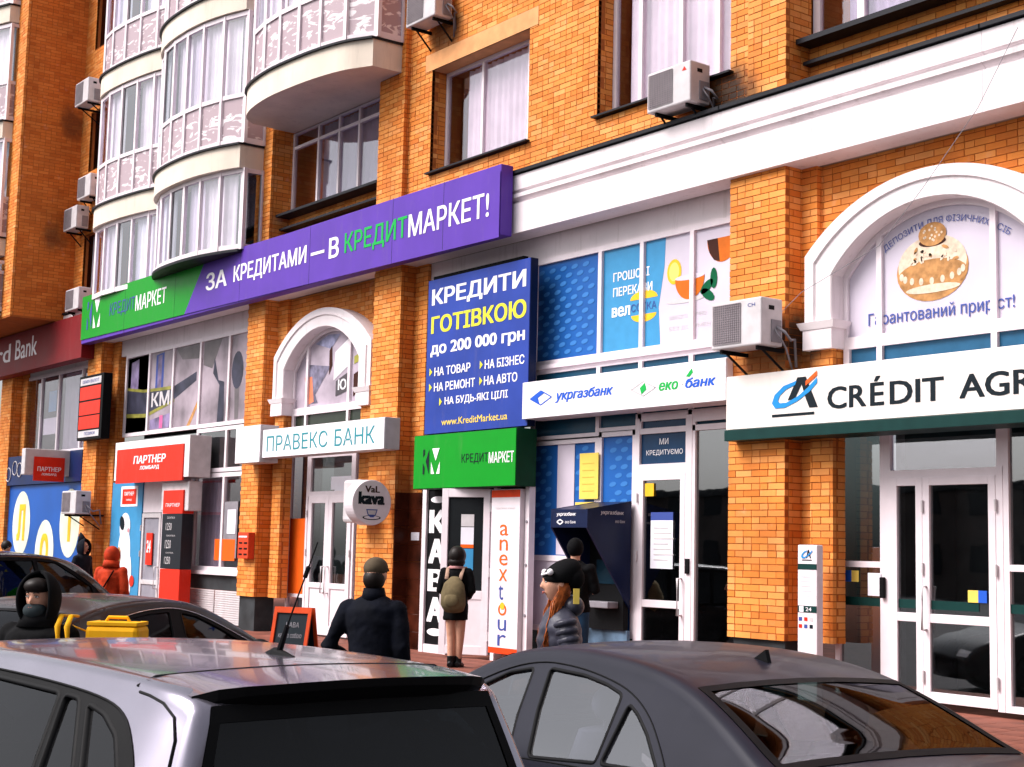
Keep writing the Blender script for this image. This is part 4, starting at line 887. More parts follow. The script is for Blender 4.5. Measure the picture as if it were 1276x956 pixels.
# pawnshop pylon
t = thing('price_pylon', 'tall red and black price pylon with a white top beside the grey door', 'pylon sign')
b = MB().mat(LGY); b.box(-27.62, -26.36, -.10, .18, 2.42, 2.99); b.build('top', None, t, bevel=.02)
for z0, z1, m, nm in ((2.37, 2.82, RED, 'red_panel'), (1.31, 2.365, M('pylon_black', (.012, .014, .02), .4, .5), 'price_panel'), (.32, 1.305, RED, 'red_panel')): box(nm, -27.44, -26.53, -.135, .1, z0, z1, m, t)
text('ПАРТНЕР', -27.3, -26.65, 2.50, 2.57, -.136, TXW, t)
for k, (a, c, z, h) in enumerate(((-27.2, -26.85, 2.27, .04), (-27.25, -26.98, 2.05, .14), (-27.2, -26.8, 1.93, .03), (-27.25, -26.98, 1.70, .16), (-27.2, -26.85, 1.60, .03), (-27.25, -26.98, 1.40, .14))): text('1250' if h > .1 else 'СКУПКА', a, c, z, z + h, -.136, LGY, t)
def disc(cx, cz, r, y0, y1, m, nm, par, n=40):
    q = MB().mat(m); q.prism([(x, y0, z) for x, z in ell(cx, cz, r, r, n)], (0, y1 - y0, 0)); return q.build(nm, None, par, bevel=.004)
# round coffee sign on its box
t = thing('round_sign', 'round white coffee sign with black letters and a cup, sticking out from the brick pillar', 'sign')
b = MB().mat(LGY); b.box(-20.1, -19.62, -.40, -.01, 2.18, 2.84); b.box(-19.62, -19.35, -.30, -.16, 2.70, 2.80); b.build('bracket_box', None, t, bevel=.06)
cy_, cz_, r_ = -.47, 2.475, .34
q = MB().mat(PVC); q.prism([(-19.36, cy_ + u, cz_ + v) for u, v in ell(0, 0, r_, r_, 44)], (.26, 0, 0)); q.build('drum', None, t, bevel=.012)
OX = Vector((-19.10, 0, 0))
def sflat(nm, pts, m, d): q = MB().mat(m); q.poly([(-19.10 + d, y, z) for y, z in pts]); q.build(nm, None, t)
text('VaL', cy_ - .13, cy_ + .13, cz_ + .15, cz_ + .25, 0, BRN, t, frame=UPS, origin=OX, bold=.03); text('kava', cy_ - .24, cy_ + .22, cz_ - .03, cz_ + .16, 0, TXD, t, frame=UPS, origin=OX, bold=.055)
sflat('cup_drawing', ell(cy_, cz_ - .225, .16, .035, 20), TXD, .003); sflat('cup_drawing', ell(cy_, cz_ - .222, .135, .024, 20), PVC, .004)
sflat('cup_drawing', [(cy_ - .10, cz_ - .10), (cy_ + .10, cz_ - .10), (cy_ + .075, cz_ - .18), (cy_ + .03, cz_ - .22), (cy_ - .03, cz_ - .22), (cy_ - .075, cz_ - .18)], TXN, .005)
sflat('cup_drawing', [(cy_ - .08, cz_ - .115), (cy_ + .08, cz_ - .115), (cy_ + .055, cz_ - .18), (cy_ - .055, cz_ - .18)], LGY, .006)
# bank column sign
t = thing('column_sign', 'narrow white column sign with a small bank logo standing against the near brick pillar', 'sign')
b = MB().mat(PVC); b.box(-10.92, -10.65, -.16, -.06, .31, 1.94); b.build('column', None, t, bevel=.012)
for z0, z1 in ((1.68, 1.74), (1.23, 1.30)): box('dark_band', -10.915, -10.655, -.164, -.15, z0, z1, DGN, t)
b = MB(); b.add([(x, -.166, z) for x, z in [(-10.79 + (u + 10.97) * .24, 1.84 + (v - 3.56) * .30) for u, v in ring[1:]]] + [(x, -.166, z) for x, z in [(-10.79 + (u + 10.97) * .24, 1.84 + (v - 3.56) * .30) for u, v in rin[1:]]], [(i, i + 1, n - 1 + i + 1, n - 1 + i) for i in range(n - 2)]) if len(ring) == 10 else None
b.build('logo', CYA, t); text('A', -10.80, -10.73, 1.80, 1.89, -.16, TXD, t, bold=.02)
flat('logo', [(-10.86, 1.775), (-10.72, 1.775), (-10.72, 1.785), (-10.86, 1.785)], -.16, TXD, t); text('24', -10.80, -10.72, 1.245, 1.285, -.164, TXW, t)
box('mark', -10.89, -10.83, -.167, -.163, 1.235, 1.295, TXW, t)
for i in range(6): box('mark', -10.90 + .075 * (i % 3), -10.855 + .075 * (i % 3), -.163, -.161, 1.14 - .075 * (i // 3), 1.18 - .075 * (i // 3), [TXN, RED, LGY, RED, TXN, TXD][i], t)
for k in range(5): box('mark', -10.87, -10.74 + .02 * (k % 2), -.162, -.161, 1.60 - .05 * k, 1.607 - .05 * k, LGY, t)
# tour agency panel
t = thing('panel_sign', 'tall white panel with vertical orange and navy letters reading anextour by the open door', 'sign')
b = MB().mat(PVC); b.box(-16.62, -15.97, -.06, .1, .42, 2.64); b.build('panel', None, t, bevel=.004)
box('orange_band', -16.618, -15.972, -.064, -.055, 2.53, 2.63, M('red_orange_band', (.85, .06, .01), .5), t); box('orange_band', -16.618, -15.972, -.064, -.055, .42, .50, MAT['red_orange_band'], t)
zz = 2.16
for ch, m, h in (('a', ORG, .15), ('n', ORG, .15), ('e', ORG, .15), ('x', ORG, .16), ('t', TXN, .20), ('o', ORG, .16), ('u', TXN, .15), ('r', TXN, .15)):
    text(ch, -16.41, -16.22 if ch != 't' else -16.30, zz - h, zz, -.06, m, t, bold=-.01); zz -= h + .052
flat('dot', ell(-16.315, 1.06, .05, .05, 12), -.06, LEM, t, .006)
text('туристична агенція', -16.52, -16.08, 2.36, 2.40, -.06, LGY, t)
f = MB().mat(PVC); f.box(-15.96, -15.87, .02, .12, .36, 2.68); f.build('edge_strip', None, t)
for z in (.95, 1.62, 2.2): disc(-15.915, z, .02, .005, .02, MGY, 'bolt', t, 10)
# notices and boxes on the pillars
tag(box('small_notice', -19.10, -18.88, .244, .25, 1.93, 2.05, PAP), 'small pale blue notice on the dark brown cladding beside the round sign', 'notice')
t = thing('letter_box', 'orange-red steel letter box with six slots on the brick pillar', 'letter box')
b = MB().mat(M('box_red', (.62, .06, .02), .5)); b.box(-24.16, -23.75, -.13, -.002, 1.56, 2.02); b.build('case', None, t, bevel=.01)
for i in range(6): box('slot', -24.10 + .19 * (i % 2), -23.98 + .19 * (i % 2), -.134, -.128, 1.62 + .1 * (i // 2), 1.65 + .1 * (i // 2), BLK, t)
box('label_strip', -24.12, -23.80, -.134, -.13, 1.93, 1.96, PVC, t)
t = thing('security_camera', 'small white security camera on the pillar left of the green sign', 'camera')
b = MB().mat(PVC); b.ball((-18.62, .14, 3.42), (.06, .08, .07)); b.box(-18.64, -18.60, .14, .27, 3.40, 3.44); b.build('housing', None, t, smooth=True)

# ------------------------------------------------------------ air conditioner units
def ac(label, x0, w_, d, h, yf, z0, grille=.6, yaw=0, lines=True):
    """outdoor unit hung on two brackets; yf is its street face"""
    t = thing('air_conditioner', label, 'air conditioner', group='air conditioner units hung on the walls')
    x1 = x0 + w_; b = MB().mat(LGY); b.box(x0, x1, yf, yf + d, z0, z0 + h); b.build('casing', None, t, bevel=.018)
    gx0, gx1 = x0 + .04, x0 + w_ * grille; c = ((gx0 + gx1) / 2, z0 + h / 2); r = min(gx1 - gx0, h) * .44
    box('grille_well', gx0, gx1, yf - .002, yf + .001, z0 + .05, z0 + h - .04, MGY, t)
    f = MB().mat(MGY)
    for i in range(5):
        a = 2 * PI * i / 5; f.poly([(c[0] + r * .2 * math.cos(a), yf - .004, c[1] + r * .2 * math.sin(a)), (c[0] + r * math.cos(a - .3), yf - .004, c[1] + r * math.sin(a - .3)), (c[0] + r * math.cos(a + .35), yf - .004, c[1] + r * math.sin(a + .35))])
    f.build('fan', None, t)
    g = MB().mat(M('grille_wire', (.34, .29, .31), .5) if 'grille_wire' not in MAT else MAT['grille_wire']); nx = 14
    for i in range(nx + 1):
        xx = gx0 + (gx1 - gx0) * i / nx; g.box(xx - .003, xx + .003, yf - .014, yf - .008, z0 + .05, z0 + h - .04)
    for i in range(int(nx * h / (gx1 - gx0)) + 1):
        zz_ = z0 + .05 + (h - .09) * i / int(nx * h / (gx1 - gx0)); g.box(gx0, gx1, yf - .011, yf - .006, zz_ - .003, zz_ + .003)
    g.build('grille', None, t)
    s = MB().mat(MGY); s.box(x1 - .001, x1 + .012, yf + d * .45, yf + d * .92, z0 + .04, z0 + h * .55); s.build('service_cover', None, t, bevel=.006)
    box('handle_recess', x1 - .002, x1 + .003, yf + d * .35, yf + d * .6, z0 + h * .75, z0 + h * .84, BLK, t)
    for xx in (x0 + .1, x1 - .12):
        k = MB().mat(BLK); k.box(xx, xx + .035, yf + .04, .2, z0 - .045, z0 - .002); k.tube([(xx + .017, yf + .12, z0 - .03), (xx + .017, .12, z0 - .32)], .014, 6); k.build('bracket', None, t)
    if lines:
        p = MB().mat(MGY); p.tube([(x1 + .01, yf + d * .7, z0 + h * .4), (x1 + .11, yf + d * .75, z0 + h * .28), (x1 + .12, yf + d, z0 + h * .12), (x1 + .02, .05, z0 + .1), (x1 - .02, .12, z0 - .2)], .016, 8)
        p.tube([(x1 + .01, yf + d * .6, z0 + h * .35), (x1 + .08, yf + d * .65, z0 + h * .15), (x1 + .05, yf + d, z0 - .02), (x1 - .05, .1, z0 - .25)], .011, 8); p.build('pipe', None, t, smooth=True)
    return t
t = ac('large air conditioner unit above the white diamond-logo sign by the near pillar', -11.95, .77, .34, .53, -.46, 4.10)
text('CH', -11.38, -11.27, 4.53, 4.57, -.46, TXN, t)
t = ac('air conditioner unit under the wide curtained window above the cornice', -13.24, .76, .33, .50, -.32, 7.16); text('▲', -12.62, -12.54, 7.55, 7.60, -.32, RED, t)
ac('air conditioner unit at the top edge above the middle window', -18.86, .80, .32, .55, -.30, 9.80)
ac('topmost of the small units on the orange side wall, by the upper bay window', -32.75, .80, .32, .55, -.45, 11.70, lines=False)
ac('white unit halfway up between the orange side wall and the bay windows', -32.90, .78, .30, .52, -.22, 9.58, lines=False)
ac('lower white unit of the close pair beside the bay windows', -33.45, .80, .30, .52, -.30, 8.92, lines=False)
ac('white unit just above the maroon bank sign', -33.1, .82, .30, .50, -.28, 7.0, lines=False)
ac('air conditioner unit over the blue oval panels beside the far pillar', -32.05, .84, .34, .50, -.48, 2.38)
# rust and soot stains run below some of the units: part of the wall
# ------------------------------------------------------------ cash machine with its hood
t = thing('cash_machine', 'navy cash machine under an angled hood in the blue film wall', 'cash machine')
x0, x1 = -14.78, -14.06
sd2 = lambda x, dx: [(x, .25, 2.46), (x, -.47, 2.34), (x, -.47, 2.11), (x, .24, 1.12)]
for x in (x0, x1 - .03):
    q = MB().mat(NAV); q.prism(sd2(x, 0), (.03, 0, 0)); q.build('side_panel', None, t)
q = MB().mat(NAV); q.prism([(x0 + .03, .25, 2.456), (x0 + .03, -.47, 2.336), (x0 + .03, -.47, 2.30), (x0 + .03, .25, 2.42)], (x1 - x0 - .06, 0, 0)); q.box(x0 + .03, x1 - .03, -.468, -.44, 2.11, 2.33); q.build('hood', None, t)
q = MB().mat(BLK); q.box(x0 + .03, x1 - .03, .16, .24, .85, 2.40); q.build('cabinet', None, t)
q = MB().mat(MGY); q.box(x0 + .12, x1 - .12, -.02, .16, 1.12, 1.20); q.build('keypad_shelf', None, t, bevel=.01)
box('screen', x0 + .18, x1 - .18, .145, .16, 1.42, 1.72, M('dark_screen', (.01, .03, .05), .15, .5), t); box('card_slot', x1 - .16, x1 - .08, .14, .16, 1.45, 1.5, LGY, t)
q = MB().mat(M('mist_blue_print', (.10, .16, .24), .5, var=.6, vscale=2.2)); q.box(x0 - .3, x1, .20, .25, .36, .85); q.build('lower_panel', None, t)
text('укргазбанк', x0 + .12, x0 + .5, 2.245, 2.30, -.47, TXW, t, bold=.02, shear=.2); diamond(x0 + .19, 2.18, .065, .03, TXW, t, -.47); text('еко банк', x0 + .29, x0 + .5, 2.16, 2.2, -.47, TXW, t)
OS = Vector((x1, 0, 0)); text('укргазбанк', -.26, .12, 2.27, 2.33, 0, LGY, t, frame=UPS, origin=OS, bold=.02, shear=.2); text('еко банк', -.02, .14, 2.18, 2.22, 0, LGY, t, frame=UPS, origin=OS)
# ------------------------------------------------------------ A-board
t = thing('a_board', 'orange framed chalkboard standing open on the pavement by the white doors', 'chalkboard', loc=(-17.9, -2.36, ROAD), rz=math.radians(30)); t.scale = (1.0, 1.0, 1.14)
OF = M('orange_wood', (.60, .06, .01), .5, var=.1)
for s, nm in ((-1, 'front'), (1, 'back')):
    q = MB(); y0, y1 = s * .26, s * .02
    def P_(x, u, off=0): return (x, y0 + (y1 - y0) * u + off * s, .95 * u)
    q.mat(OF)
    for a, c, u0, u1 in ((-.29, -.24, 0, 1), (.24, .29, 0, 1), (-.24, .24, .93, 1), (-.24, .24, .12, .18)):
        vs = [P_(a, u0), P_(c, u0), P_(c, u1), P_(a, u1)]; q.add(vs + [(x, y + s * .022, z) for x, y, z in vs], [(0, 1, 2, 3), (7, 6, 5, 4), (0, 4, 5, 1), (1, 5, 6, 2), (2, 6, 7, 3), (3, 7, 4, 0)])
    q.build('frame', None, t)
    q = MB().mat(TXD); vs = [P_(-.24, .18), P_(.24, .18), P_(.24, .93), P_(-.24, .93)]; q.add(vs + [(x, y - s * .008, z) for x, y, z in vs], [(0, 1, 2, 3), (7, 6, 5, 4), (0, 4, 5, 1), (1, 5, 6, 2), (2, 6, 7, 3), (3, 7, 4, 0)]); q.build('board', None, t)
O1 = Vector((0, -.262, 0)); V1 = Vector((0, .24, .95)).normalized()
for k, (s_, a, c) in enumerate((('КАВА', -.08, .12), ('кава з собою', -.18, .18), ('чай  какао', -.14, .12), ('глінтвейн', -.1, .16), ('смачно!', -.06, .1))):
    text(s_, a, c, .74 - .125 * k, .80 - .125 * k, 0, MGY, t, frame=(Vector((1, 0, 0)), V1, Vector((0, -.95, .24)).normalized()), origin=O1, depth=.004)
# street cable that hangs across the right-hand arch
b = MB().mat(MGY); b.tube([(-8.15, -.14, 6.9), (-8.6, -.16, 6.2), (-9.3, -.1, 5.55), (-9.9, -.05, 5.05), (-11.0, -.02, 4.7), (-11.3, -.03, 4.5)], .0035, 5)
tag(b.build('cable'), 'thin dark cable hanging from the cornice across the right-hand arch', 'cable')
# ------------------------------------------------------------ cars
def paint(name, col, metal=.5, rough=.3, dirt=.25, coat=.8):
    m = M(name, col, rough, .5 if metal > .2 else .18, metal, var=dirt * .35, vscale=3.5, coat=coat); return m
TAIL = M('tail_lamp_red', (.35, .01, .01), .15, .5, coat=1); LAMP = M('clear_lamp', (.6, .62, .65), .1, .6, coat=1)
CARGL = glassmat('car_side_glass', (.85, .88, .95), .19, .02, .95, .05, .45); CARGD = glassmat('car_dark_glass', (.05, .06, .065), .02, .02, .8, .04, .3); CARGG = glassmat('car_green_glass', (.07, .12, .105), .03, .02, .9, .05, .32)
SEAT = M('seat_fabric', (.10, .10, .13), .85, .2, var=.1)
def smooth_poly(pts, k=2, closed=False):
    for _ in range(k):
        q = [] if closed else [pts[0]]; n = len(pts)
        for i in range(n if closed else n - 1):
            a, b_ = pts[i], pts[(i + 1) % n]
            q += [(a[0] * .75 + b_[0] * .25, a[1] * .75 + b_[1] * .25), (a[0] * .25 + b_[0] * .75, a[1] * .25 + b_[1] * .75)]
        if not closed: q.append(pts[-1])
        pts = q
    return pts
def roundc(pts, r=.022):
    out = []; n = len(pts)
    for i in range(n):
        a, b_, c = Vector(pts[i - 1]), Vector(pts[i]), Vector(pts[(i + 1) % n]); r1 = min(r, (a - b_).length * .4); r2 = min(r, (c - b_).length * .4)
        p, q = b_ + (a - b_).normalized() * r1, b_ + (c - b_).normalized() * r2
        for u in (0, .33, .67, 1): out.append(tuple(p * (1 - u) ** 2 + b_ * 2 * u * (1 - u) + q * u * u))
    return out
def inpoly(p, poly):
    c = False; n = len(poly); x, y = p
    for i in range(n):
        x1, y1 = poly[i]; x2, y2 = poly[(i + 1) % n]
        if (y1 > y) != (y2 > y) and x < (x2 - x1) * (y - y1) / (y2 - y1) + x1: c = not c
    return c
def fill(outer, holes=(), step=.07):
    """triangulate a flat region with holes, with inner grid points so that it can be curved"""
    vs, ed = [], []
    for pl in [outer] + list(holes):
        b0 = len(vs); vs += [Vector(p) for p in pl]; ed += [(b0 + i, b0 + (i + 1) % len(pl)) for i in range(len(pl))]
    x0, x1 = min(p[0] for p in outer), max(p[0] for p in outer); y0, y1 = min(p[1] for p in outer), max(p[1] for p in outer)
    xx = x0 + step / 2
    while xx < x1:
        yy = y0 + step / 2
        while yy < y1:
            if inpoly((xx, yy), outer) and not any(inpoly((xx, yy), h) for h in holes): vs.append(Vector((xx, yy)))
            yy += step
        xx += step
    V, E_, F, *_r = delaunay_2d_cdt(vs, ed, [], 0, 1e-5)
    out = []
    for f in F:
        c = (sum(V[i].x for i in f) / len(f), sum(V[i].y for i in f) / len(f))
        if inpoly(c, outer) and not any(inpoly(c, h) for h in holes): out.append(tuple(f))
    return [(v.x, v.y) for v in V], out
def car(name, label, cat, loc, yaw, L, W, prof, belt, tumble, wins, rg, ws, wheels, pm, gside, grear, gfront, crown=.035, rnd=.05, seats=True, plate=None, trim=None, dlo=None, surround=None, group='cars in the street', wr=.325, lining=True):
    t = thing(name, label, cat, loc, yaw, group)
    P = smooth_poly(prof, 3); n = len(P)
    # resample evenly
    d = [0]
    for i in range(1, n): d.append(d[-1] + math.dist(P[i], P[i - 1]))
    m = 110; R = []; j = 0
    for i in range(m + 1):
        q = d[-1] * i / m
        while j < n - 2 and d[j + 1] < q: j += 1
        u = (q - d[j]) / max(1e-9, d[j + 1] - d[j]); R.append((P[j][0] + (P[j + 1][0] - P[j][0]) * u, P[j][1] + (P[j + 1][1] - P[j][1]) * u))
    P = R; n = len(P); N = []
    for i in range(n):
        a, b_ = P[max(0, i - 1)], P[min(n - 1, i + 1)]; tx, tz = b_[0] - a[0], b_[1] - a[1]; l_ = math.hypot(tx, tz); N.append((tz / l_, -tx / l_))
    def ys(s, z):
        wb = W / 2 * (1 - .07 * abs(2 * s / L - 1) ** 3); e = min(s, L - s)
        if e < .4: wb -= .13 * ((.4 - max(e, 0)) / .4) ** 2
        if z > belt: wb -= tumble * (z - belt) + .10 * max(0, z - belt - .25) ** 2 + .015
        elif z > belt - .08: wb -= .015 * (z - belt + .08) / .08
        else: wb -= .05 * ((belt - .08 - z) / belt) ** 2
        return wb
    D = crown + rnd
    cols = [-1, -.985, -.965, -.94, -.90, -.82, -.6, -.3, 0, .3, .6, .82, .90, .94, .965, .985, 1]
    def wp(i, v):
        s, z = P[i]; nx, nz = N[i]; a = abs(v); dd = crown * a * a + (rnd * (1 - math.sqrt(max(0, 1 - ((a - .9) / .1) ** 2))) if a > .9 else 0)
        se, ze = s + nx * D, z + nz * D; h = ys(se, ze)
        return (s + nx * dd, v * h, z + nz * dd)
    body = MB(); body.mat(pm); gl = {'rear_window': MB(), 'windscreen': MB()}; gb = MB()
    grid = {}
    for i in range(n):
        for k, v in enumerate(cols): grid[i, k] = wp(i, v)
    def cls(i):
        s = (P[i][0] + P[i + 1][0]) / 2; z = (P[i][1] + P[i + 1][1]) / 2
        if rg[0] < s < rg[1] and z > rg[2]: return 'rear_window'
        if ws[0] < s < ws[1] and z > ws[2]: return 'windscreen'
        return None
    idx = {}
    for i in range(n):
        for k in range(len(cols)): idx[i, k] = i * len(cols) + k
    V = [grid[i, k] for i in range(n) for k in range(len(cols))]; bf = []; gf = {'rear_window': [], 'windscreen': []}
    for i in range(n - 1):
        c = cls(i)
        for k in range(len(cols) - 1):
            q = (idx[i, k], idx[i, k + 1], idx[i + 1, k + 1], idx[i + 1, k])
            if c and 4 <= k <= 11: gf[c].append(q)
            else: bf.append(q)
    body.add(V, bf)
    # side panels
    inner = [(P[i][0] + N[i][0] * D, P[i][1] + N[i][1] * D) for i in range(n)]
    inner = [p for p in inner if p[1] > .22]
    bot = []; x_end, x_start = inner[-1][0], inner[0][0]
    for wc in sorted(wheels, reverse=True):
        Rw = wr + .055
        bot += [(wc + Rw, .22)] + [(wc + Rw * math.cos(a * PI / 12), .30 + Rw * math.sin(a * PI / 12)) for a in range(0, 13)] + [(wc - Rw, .22)]
    outer = inner + [(x_end - .02, .22)] + bot + [(x_start + .02, .22)]
    holes = [roundc(w_) for w_ in wins]; D_ = smooth_poly(dlo, 2, True) if dlo else None
    sv, sf_ = fill(outer, [D_] if dlo else holes)
    for sg in (-1, 1):
        body.add([(s, sg * ys(s, z), z) for s, z in sv], [f if sg < 0 else f[::-1] for f in sf_])
    bo = body.build('body', None, t, smooth=True)
    if lining:
        ln = MB().mat(BLK); ln.box(.35, L - .9, -W / 2 + .12, W / 2 - .12, .25, .38)
        ln.box(L - 1.25, L - .95, -W / 2 + .14, W / 2 - .14, .38, belt - .02); ln.box(.3 if belt < .97 or True else .3, .36, -W / 2 + .22, W / 2 - .22, .38, belt - .1); ln.build('floor_and_dash', None, t)
    for nm, gm in (('rear_window', grear), ('windscreen', gfront)):
        if gf[nm]:
            g = MB(); used = sorted({i for f in gf[nm] for i in f}); mp = {u: k for k, u in enumerate(used)}
            g.add([V[u] for u in used], [tuple(mp[i] for i in f) for f in gf[nm]]); g.build(nm, gm, t, smooth=True)
            # black frit border
            rows = sorted({u // len(cols) for u in used}); lo, hi = rows[0], rows[-1]; fr = MB().mat(BLK)
            def lift(i, v, off=.004): p = wp(i, v); return (p[0] - N[i][0] * off, p[1], p[2] - N[i][1] * off)
            for i in range(lo, hi):
                for a_, c_ in ((-.90, -.845), (.845, .90)): fr.quad(lift(i, a_), lift(i, c_), lift(i + 1, c_), lift(i + 1, a_))
            for i in (lo, hi - 1):
                for k in range(4, 12): fr.quad(lift(i, cols[k]), lift(i, cols[k + 1]), lift(i + 1, cols[k + 1]), lift(i + 1, cols[k]))
            fr.build('window_border', None, t)
    if dlo:
        uv, uf = fill(D_, holes, .06)
        for sg in (-1, 1):
            g = MB(); g.add([(s, sg * (ys(s, z) - .002), z) for s, z in uv], uf); g.build('window_surround', surround or BLK, t, smooth=True)
            g = MB(); g.tube([(s, sg * (ys(s, z) + .001), z) for s, z in D_ + D_[:1]], .004, 6, cap=False); g.build('surround_seal', trim or BLK, t, smooth=True)
    for h in holes:
      for sg_ in (-1, 1):
        tm = MB().mat(BLK)
        gv, gff = fill(h, (), .09); cx_ = sum(p[0] for p in h) / len(h); cz_ = sum(p[1] for p in h) / len(h)
        for sg in (sg_,):
            g = MB(); g.add([(s, sg * (ys(s, z) - .012), z) for s, z in gv], gff); g.build('side_window', gside, t, smooth=True)
            k = len(h); ring_ = []
            for off, dy in ((-.004, -.012), (-.002, .002), (.008, .003), (.012, -.002)):
                r_ = []
                for i in range(k):
                    a, b_ = h[i - 1], h[(i + 1) % k]; tx, tz = b_[0] - a[0], b_[1] - a[1]; l_ = math.hypot(tx, tz) or 1; nx, nz = tz / l_, -tx / l_
                    if nx * (h[i][0] - cx_) + nz * (h[i][1] - cz_) < 0: nx, nz = -nx, -nz
                    s, z = h[i][0] + nx * off, h[i][1] + nz * off; r_.append((s, sg * (ys(s, z) + dy), z))
                ring_.append(r_)
            for a in range(3): tm.add(ring_[a] + ring_[a + 1], [(i, (i + 1) % k, k + (i + 1) % k, k + i) for i in range(k)])
        tm.build('window_trim', None, t, smooth=True)
    # wheels
    for wc in wheels:
        for sg in (-1, 1):
            y = sg * (W / 2 - .13); w_ = MB().mat(RUB); w_.tube([(wc, y - .10, wr), (wc, y - .085, wr), (wc, y + .085, wr), (wc, y + .10, wr)], [wr - .03, wr, wr, wr - .03], 28); wo = w_.build('wheel', None, t, smooth=False)
            r_ = MB().mat(CHR); r_.tube([(wc, y + sg * .095, wr), (wc, y + sg * .108, wr)], [.20, .19], 24)
            for a in range(5):
                an = 2 * PI * a / 5; r_.tube([(wc, y + sg * .112, wr), (wc + .2 * math.cos(an), y + sg * .112, wr + .2 * math.sin(an))], .025, 6)
            r_.build('rim', None, wo)
    # door seams, handles, lamps, mirrors
    seam = MB().mat(BLK)
    def line(pts, sg, r=.004): seam.tube([(s, sg * (ys(s, z) + .0005), z) for s, z in pts], r, 5)
    mid = (min(p[0] for h in holes for p in h) + max(p[0] for h in holes for p in h)) / 2
    for sg in (-1, 1):
        for s in (mid, mid + 1.05): line([(s + .02, belt + (.0)), (s, .6), (s - .02, .3)], sg)
        line([(mid - .02, .3), (mid + 1.02, .3)], sg)
    seam.build('door_seam', None, t)
    for sg in (-1, 1):
        hd = MB().mat(pm)
        for s in (mid + .12, mid + 1.15 - 2.05 if False else mid - .75): hd.tube([(s, sg * (ys(s, belt - .1) + .02), belt - .1), (s + .18, sg * (ys(s + .18, belt - .1) + .02), belt - .1)], .013, 8)
        hd.build('door_handle', None, t, smooth=True)
        mr_ = MB().mat(BLK); sm_ = max(p[0] for h in holes for p in h) - .16; yb = ys(sm_, belt)
        mr_.ball((sm_, sg * (yb + .13), belt + .06), (.06, .11, .075), 12, 8); mr_.tube([(sm_, sg * (yb - .02), belt + .01), (sm_, sg * (yb + .1), belt + .03)], .022, 6); mr_.build('wing_mirror', None, t, smooth=True)
    def facepatch(nm, i0, i1, v0, v1, mt, off=.006):
        for sg in (-1, 1):
            g = MB().mat(mt); st = 5
            for i in range(i0, i1):
                for k in range(st):
                    a, c = v0 + (v1 - v0) * k / st, v0 + (v1 - v0) * (k + 1) / st
                    def q(i_, v_): p = wp(i_, sg * v_); return (p[0] - N[i_][0] * off, p[1] + sg * .002, p[2] - N[i_][1] * off)
                    g.quad(q(i, a), q(i, c), q(i + 1, c), q(i + 1, a))
            g.build(nm, None, t)
    ri = [i for i in range(n) if P[i][0] < L * .12 and .62 < P[i][1] < .86]; fi_ = [i for i in range(n) if P[i][0] > L * .85 and .52 < P[i][1] < .70]
    if ri: facepatch('tail_lamp', ri[0], ri[-1], .62, .96, TAIL)
    if fi_: facepatch('headlight', fi_[0], fi_[-1], .55, .93, LAMP)
    pl_ = MB().mat(PVC); zi = min(range(n // 3), key=lambda i: abs(P[i][1] - .55)); px = P[zi][0] - .012
    pl_.box(px - .012, px + .02, -.26, .26, .49, .60); pl_.build('number_plate', None, t)
    if seats:
        for s, ww in ((1.55 if L > 4 else 1.4, .5), (2.45, .5)):
            for sg in (-1, 1):
                q = MB().mat(SEAT); q.box(s, s + .5, sg * .36 - .24, sg * .36 + .24, .38, .52); q.build('seat', None, t, bevel=.05)
                q = MB().mat(SEAT); q.tube([(s - .02, sg * .36, .5), (s - .08, sg * .36, .75), (s - .16, sg * .36, 1.02)], [(.25, .07), (.25, .08), (.20, .05)], 16, up=(1, 0, 0)); q.build('seat_back', None, t, smooth=True)
                q = MB().mat(SEAT); q.ball((s - .19, sg * .36, 1.15), (.055, .14, .10), 14, 10); q.tube([(s - .17, sg * .36 - .05, 1.0), (s - .18, sg * .36 - .05, 1.1)], .008, 6); q.tube([(s - .17, sg * .36 + .05, 1.0), (s - .18, sg * .36 + .05, 1.1)], .008, 6); q.build('head_rest', None, t, smooth=True)
    t_ = dict(ys=ys, wp=wp, P=P, N=N, n=n, t=t)
    return t_
SILV = paint('silver_lilac_paint', (.26, .24, .30), .8, .18, .10, coat=.35); CARGH = glassmat('car_tinted_glass', (.16, .18, .20), .03, .02, .9, .04, .35); GREY = paint('dark_blue_grey_paint', (.010, .010, .019), .1, .40, .2, coat=.10); BKP = paint('black_paint', (.012, .012, .015), .2, .25, .2, coat=1); GRF = paint('graphite_paint', (.012, .011, .014), .05, .28, .2, coat=.25)
# hatchback in the foreground
HP = [(.10, .22), (.02, .32), (0, .55), (.02, .80), (.035, .94), (.06, 1.06), (.10, 1.22), (.15, 1.40), (.17, 1.45), (.30, 1.492), (.60, 1.506), (1.0, 1.514), (1.6, 1.515), (2.3, 1.49), (2.75, 1.42), (3.45, 1.02), (3.6, .97), (4.0, .86), (4.22, .70), (4.28, .50), (4.26, .32), (4.18, .22)]
HW = [[(.72, 1.385), (.60, 1.365), (.48, 1.315), (.36, 1.20), (.27, .975), (.42, .97), (.58, 1.21)],
      [(.89, 1.40), (.79, 1.395), (.635, 1.21), (.49, .97), (.72, .965), (.825, 1.18)], [(.93, 1.402), (1.59, 1.415), (1.64, .955), (.765, .965), (.87, 1.18)],
      [(1.72, 1.415), (2.2, 1.395), (2.75, 1.19), (3.05, 1.0), (3.0, .95), (1.74, .955)]]
HD = [(.17, .95), (.22, 1.08), (.29, 1.22), (.38, 1.32), (.50, 1.39), (.70, 1.42), (1.1, 1.437), (1.6, 1.443), (2.0, 1.43), (2.25, 1.41), (2.8, 1.20), (3.18, .97), (3.12, .92), (1.5, .925), (.6, .93), (.3, .93)]
